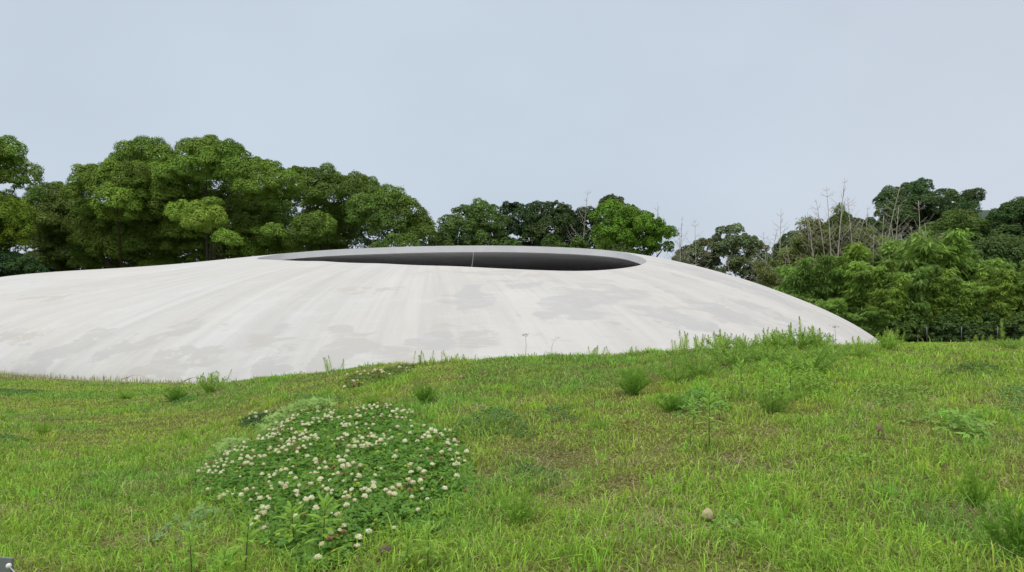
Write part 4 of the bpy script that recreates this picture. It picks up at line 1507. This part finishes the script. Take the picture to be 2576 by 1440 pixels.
# ------------------------------------------------------------------ grass
def grass_mesh(P, h, w_, az, bend, col, name):
    n = len(P)
    dirv = np.stack([np.cos(az), np.sin(az), 0 * az], -1)
    face = rng.uniform(0, 2 * PI, n)
    side = np.stack([np.cos(face), np.sin(face), 0 * face], -1)
    h_, w1, b_ = h[:, None], w_[:, None] * .5, bend[:, None]
    up = np.array([0, 0, 1.0])
    mid = P + up * h_ * (.55 + .1 * (1 - b_)) + dirv * h_ * b_ * .35
    tip = P + up * h_ * np.clip(1 - b_ * .55, .12, 1) + dirv * h_ * b_ * 1.0
    V = np.stack([P - side * w1, P + side * w1, mid + side * w1 * .85, mid - side * w1 * .85, tip], 1).reshape(-1, 3)
    b0 = np.arange(n) * 5
    g_ = Geo()
    g_.v, g_.n = [V.astype(np.float32)], len(V)
    g_.l = [(b0[:, None] + [0, 1, 2, 3]).ravel(), (b0[:, None] + [3, 2, 4]).ravel()]
    g_.t = [np.full(n, 4), np.full(n, 3)]
    g_.c = [col, col * 1.08]
    return g_.mesh(name, M_GRASS)


STONE_P = ground_hit(1780, 1316)[0]


def sample_ground(n, y0, y1, tmax, pw=.7):
    t = rng.uniform(-tmax, tmax, n)
    u_ = rng.random(n)
    y = (y0 ** pw + u_ * (y1 ** pw - y0 ** pw)) ** (1 / pw)
    x = t * y
    yc = np.interp(t, T_GRID, YC_G)
    keep = (y < yc + 1.2) | (rng.random(n) < .12)
    keep &= shell_rho(x, y)[0] > 1.0
    for pl_ in PATCHES:
        keep &= ~(inside(pl_, x, y) & (edge_dist(pl_, x, y) > .04) & (rng.random(n) < .3))
    keep &= np.hypot(x - STONE_P[0], y - STONE_P[1] + .03) > .045
    keep &= ~((inside(CLOVER, x, y)) & (edge_dist(CLOVER, x, y) > .05 + .10 * vnoise(x, y, .11, 61)))
    return x[keep], y[keep]


x, y = sample_ground(430000, 1.15, 19, .86)
xs, ys = sample_ground(330000, 1.0, 19, 1.75)
ok = np.abs(xs / ys) > .86
x, y = np.concatenate([x, xs[ok]]), np.concatenate([y, ys[ok]])
z = ground_z(x, y)
n = len(x)
big = fbm(x, y, 1.3, 21)
med = fbm(x, y, .35, 22)
fine = vnoise(x, y, .10, 23)
lush = sstep(.55 * big + .45 * med, .40, .62)
thatch = sstep(fbm(x, y, .5, 41, 4), .52, .68) * sstep(fbm(x, y, .13, 43), .40, .62)
spec = sstep(fbm(x, y, .9, 47), .50, .62)
kind = rng.random(n)
dryp = .08 + .11 * (1 - lush) + .40 * thatch
dry = kind < dryp
h = (.014 + .018 * lush + .030 * fine ** 2) * (1 - .15 * thatch) * rng.uniform(.6, 1.5, n) * (1 + .02 * y)
tallp = (rng.random(n) < .10 * lush)
h = np.where(tallp, h * 1.7, h)
h = np.where(dry, h * .8, h)
gone = (rng.random(n) < .3 * thatch) & ~dry
h = np.where(gone, .008, h)
wd = .0022 * rng.uniform(.7, 1.35, n) * (1 + .38 * (y - 1.5))
bend = np.clip(rng.normal(.85, .35, n), .1, 1.6)
bend = np.where(dry, 1.25, bend)
base1 = np.array([.365, .48, .078])
base2 = np.array([.285, .485, .060])
base3 = np.array([.20, .39, .070])
mixv = np.clip(lush * .9 + rng.normal(size=n) * .25, 0, 1)[:, None]
col = base1 * (1 - mixv) + base2 * mixv
col = col * (1 - .7 * spec[:, None]) + base3 * .7 * spec[:, None]
col = col * rng.uniform(.5, 1.5, (n, 1))
drc = np.array([.50, .42, .24]) * rng.uniform(.6, 1.2, (n, 1))
col = np.where(dry[:, None], drc, col)
tag(link('lawn_grass', grass_mesh(np.stack([x, y, z - .004], -1), h, wd, rng.uniform(0, 2 * PI, n), bend, np.clip(col, 0, 1), 'lawn_grass')),
    'short yellow green lawn grass with dry straw covering the mound', 'grass', kind='stuff')

# longer bright tufts in clumps
nc = 1500
cx_, cy_ = sample_ground(nc, 1.2, 10, .85, .8)
cl = fbm(cx_, cy_, 1.3, 21)
ok = rng.random(len(cx_)) < .25 + sstep(cl, .42, .6)
cx_, cy_ = cx_[ok], cy_[ok]
k = np.repeat(np.arange(len(cx_)), 26)
n = len(k)
rr_ = .035 * np.abs(rng.normal(size=n)) * (1 + .08 * cy_[k])
aa = rng.uniform(0, 2 * PI, n)
x, y = cx_[k] + rr_ * np.cos(aa), cy_[k] + rr_ * np.sin(aa)
h = rng.uniform(.03, .08, n) * rng.uniform(.7, 1.15, len(cx_))[k]
tone = np.array([.32, .53, .062]) * rng.uniform(.75, 1.3, (len(cx_), 1)) * (1 + rng.normal(size=(len(cx_), 3)) * [.18, .04, .1])
tag(link('tufted_grass', grass_mesh(np.stack([x, y, ground_z(x, y) - .004], -1), h, .0027 * rng.uniform(.7, 1.3, n) * (1 + .16 * (y - 1.5)), aa + rng.normal(size=n) * .5,
                                    np.clip(rng.normal(.6, .25, n), .1, 1.2), np.clip(tone[k] * rng.uniform(.8, 1.2, (n, 1)), 0, 1), 'tufted_grass')),
    'longer bright green grass tufts dotted over the lawn', 'grass', kind='stuff')

# pale seed grass along the foot of the shell and beyond the crest
th_ = rng.uniform(-PI, 0, 6000)
rr_ = shell_R(th_) * rng.uniform(1.003, 1.035, len(th_))
x, y = Q[0] + rr_ * np.cos(th_), Q[1] + rr_ * np.sin(th_)
ok = (np.abs(x / y) < .9)
x, y = x[ok], y[ok]
n = len(x)
tag(link('seed_grass', grass_mesh(np.stack([x, y, ground_z(x, y) - .01], -1), rng.uniform(.05, .20, n) * (.4 + vnoise(x, y, .8, 31)), .016 * rng.uniform(.6, 1.2, n), rng.uniform(0, 2 * PI, n),
                                  np.clip(rng.normal(.2, .12, n), 0, .8), np.array([.52, .52, .28]) * rng.uniform(.6, 1.2, (n, 1)), 'seed_grass')),
    'pale seeding grass fringe along the foot of the shell', 'grass', kind='stuff')
# coarse grass of the level lawn behind the mound
x = rng.uniform(6, 44, 95000)
y = rng.uniform(11, 41, 95000)
ok = (shell_rho(x, y)[0] > 1.01) & (x / y > .40) & (x / y < 1.35)
x, y = x[ok], y[ok]
n = len(x)
tag(link('far_lawn', grass_mesh(np.stack([x, y, ground_z(x, y) - .01], -1), rng.uniform(.05, .12, n), .03 * rng.uniform(.6, 1.2, n), rng.uniform(0, 2 * PI, n),
                                np.clip(rng.normal(.5, .2, n), 0, 1), np.array([.33, .52, .075]) * rng.uniform(.8, 1.2, (n, 1)), 'far_lawn')),
    'level green lawn strip in front of the wire fence', 'grass', kind='stuff')


# ------------------------------------------------------------------ small things on the lawn
def lump(seed, rx, ry, rz, rough=.2):
    ph, th2 = np.meshgrid(np.linspace(0, 2 * PI, 25)[:-1], np.linspace(.01, PI - .01, 14))
    d = np.stack([np.sin(th2) * np.cos(ph), np.sin(th2) * np.sin(ph), np.cos(th2)], -1)
    r = 1 + rough * (fbm(d[..., 0] * 2 + d[..., 2] * 1.3 + 7, d[..., 1] * 2 + d[..., 2], .9, seed, 4) - .5) * 2
    return d * r[..., None] * np.array([rx, ry, rz])


for X, Yb, wpx, hpx, colr, lb, sd in [(1780, 1315, 29, 31, (.50, .42, .25), 'rounded beige stone lying in the grass right of middle', 3),
                                      (2212, 1095, 15, 28, (.24, .17, .10), 'small upright brown stone on the right slope', 5),
                                      (972, 1402, 34, 24, (.10, .075, .05), 'flat dark brown clod of earth below the clover patch', 9),
                                      (1160, 953, 10, 7, (.45, .33, .22), 'tiny pale pebble on the slope above the clover', 11)]:
    g_ = ground_hit(X, Yb)[0]
    s_ = g_[1] / 1900
    V = lump(sd, wpx * s_ / 2, wpx * s_ / 2.3, hpx * s_ / 2, .32)
    V[..., 2] += hpx * s_ * .42 + .004
    tag(link('stone' if 'clod' not in lb else 'clod', Geo().add(V, ring_faces(14, 24), colr).mesh('stone', M_STONE, True), None, g_), lb, 'stone' if 'clod' not in lb else 'clod')

for i, (X, Y) in enumerate([(2005, 1003), (1575, 1085), (2060, 880), (1170, 952)]):
    g_ = ground_hit(X, Y)[0]
    gg = Geo()
    for k in range(2):
        ribbon_leaf(gg, np.array([0, 0, .03]), (math.cos(k * 2 + i), math.sin(k * 2 + i), .5), .05, .025, (.16, .06, .03), .3)
    tag(link('dead_leaf', gg.mesh('dead_leaf', M_LEAF), None, g_),
        ['reddish dead leaf beside the tall weed cluster', 'tiny red brown dead leaf in the middle grass', 'brown dead leaf under crest weeds', 'tan dead leaf above the clover'][i], 'dead leaf')

# rope post, bottom left corner
pp = at(16, 1403, 2.0)
pr = empty('rope_post', (pp[0], pp[1], float(ground_z(pp[0], pp[1]))))
tag(pr, 'flat grey steel post in the bottom left corner holding a thin rope', 'post')
import bmesh
bm = bmesh.new()
bmesh.ops.create_cube(bm, size=1)
wq = 42 / 1900 * 2.0
hq = pp[2] + .0 - pr.location[2]
for v in bm.verts:
    v.co = Vector((v.co.x * wq, v.co.y * .008, (v.co.z + .5) * (hq + .1) - .1))
bmesh.ops.bevel(bm, geom=bm.edges[:], offset=.0012, segments=2, affect='EDGES')
me = bpy.data.meshes.new('post_plate')
bm.to_mesh(me)
bm.free()
a_ = me.attributes.new('col', 'FLOAT_COLOR', 'FACE')
a_.data.foreach_set('color', np.tile(np.array([.27, .29, .32, 1], np.float32), len(me.polygons)))
me.materials.append(M_STEEL)
pl = link('plate', me, pr)
pl.rotation_euler = (0, 0, math.radians(-14))
e0 = at(22, 1424, 1.985)
rl = np.array(pr.location)
V = lump(1, .0068, .0068, .0068, 0) + e0 - rl
link('eyelet', Geo().add(V, ring_faces(14, 24), (.8, .8, .78)).mesh('eyelet', M_STONE, True), pr)
e1 = at(70, 1475, 1.9)
e2 = at(420, 1800, 1.6)
tag(link('rope', Geo().tube([e0, e0 * .5 + e1 * .5 - [0, 0, .001], e1, e2], .0017, (.45, .44, .42), 6).mesh('rope', M_STONE, True)),
    'thin pale rope running from the corner post', 'rope')

# ------------------------------------------------------------------ light
world = bpy.data.worlds.new('World')
scene.world = world
world.use_nodes = True
nt = world.node_tree
nt.nodes.clear()
wo = nt.nodes.new('ShaderNodeOutputWorld')
bg = nt.nodes.new('ShaderNodeBackground')
bg.inputs['Strength'].default_value = 0.1
sky = nt.nodes.new('ShaderNodeTexSky')
sky.sky_type = 'NISHITA'
sky.sun_disc = False
SUN_EL, SUN_AZ = math.radians(58), math.radians(205)   # azimuth clockwise from +Y: behind and left of the camera
sky.sun_elevation = SUN_EL
sky.sun_rotation = SUN_AZ
sky.air_density = 1.2
sky.dust_density = 4
tc = nt.nodes.new('ShaderNodeTexCoord')
sx_ = nt.nodes.new('ShaderNodeSeparateXYZ')
nt.links.new(tc.outputs['Generated'], sx_.inputs[0])
mr = nt.nodes.new('ShaderNodeMapRange')
mr.inputs[1].default_value = 0.0
mr.inputs[2].default_value = 1.0
nt.links.new(sx_.outputs['Z'], mr.inputs[0])
rp_ = nt.nodes.new('ShaderNodeValToRGB')
cr = rp_.color_ramp
cr.elements[0].position = 0.0
cr.elements[0].color = (.575, .655, .755, 1)
cr.elements[1].position = 1.0
cr.elements[1].color = (1.38, 1.36, 1.33, 1)
e_ = cr.elements.new(.18)
e_.color = (.58, .662, .757, 1)
e_ = cr.elements.new(.40)
e_.color = (.57, .65, .745, 1)
e_ = cr.elements.new(.60)
e_.color = (.98, 1.02, 1.07, 1)
nt.links.new(mr.outputs[0], rp_.inputs[0])
# soft cloud variation
nz = nt.nodes.new('ShaderNodeTexNoise')
nz.inputs['Scale'].default_value = 2.2
nz.inputs['Detail'].default_value = 4
mpw = nt.nodes.new('ShaderNodeMapping')
mpw.inputs['Scale'].default_value = (1, 1, 1.6)
nt.links.new(tc.outputs['Generated'], mpw.inputs[0])
nt.links.new(mpw.outputs[0], nz.inputs['Vector'])
mr2 = nt.nodes.new('ShaderNodeMapRange')
mr2.inputs[1].default_value = .3
mr2.inputs[2].default_value = .7
mr2.inputs[3].default_value = 10.05
mr2.inputs[4].default_value = 11.15
nt.links.new(nz.outputs[0], mr2.inputs[0])
vs = nt.nodes.new('ShaderNodeVectorMath')
vs.operation = 'SCALE'
nt.links.new(rp_.outputs[0], vs.inputs[0])
nt.links.new(mr2.outputs[0], vs.inputs['Scale'])
# pinkish cloud towards the right
cl_ = nt.nodes.new('ShaderNodeMapRange')
cl_.inputs[1].default_value = .1
cl_.inputs[2].default_value = .6
nt.links.new(sx_.outputs['X'], cl_.inputs[0])
pk = nt.nodes.new('ShaderNodeMix')
pk.data_type = 'RGBA'
pk.blend_type = 'MULTIPLY'
pk.inputs[7].default_value = (1.06, 1.01, 1.0, 1)
nt.links.new(cl_.outputs[0], pk.inputs[0])
nt.links.new(vs.outputs[0], pk.inputs[6])
mxw = nt.nodes.new('ShaderNodeMix')
mxw.data_type = 'RGBA'
mxw.inputs[0].default_value = .9
nt.links.new(sky.outputs[0], mxw.inputs[6])
nt.links.new(pk.outputs[2], mxw.inputs[7])
nt.links.new(mxw.outputs[2], bg.inputs['Color'])
nt.links.new(bg.outputs[0], wo.inputs['Surface'])

sd = bpy.data.lights.new('sun', 'SUN')
sd.energy = 1.2
sd.angle = math.radians(24)
sd.color = (1, .96, .9)
so = bpy.data.objects.new('sun', sd)
dv = Vector((math.sin(SUN_AZ) * math.cos(SUN_EL), math.cos(SUN_AZ) * math.cos(SUN_EL), math.sin(SUN_EL)))
so.rotation_euler = (-dv).to_track_quat('-Z', 'Y').to_euler()
so.location = dv * 50
COL.objects.link(so)

scene.view_settings.view_transform = 'Standard'
scene.view_settings.look = 'None'
scene.view_settings.exposure = 0
scene.view_settings.gamma = 1
scene.cycles.max_bounces = 7
scene.cycles.diffuse_bounces = 5
scene.cycles.transmission_bounces = 3
scene.cycles.glossy_bounces = 2
scene.cycles.use_denoising = True
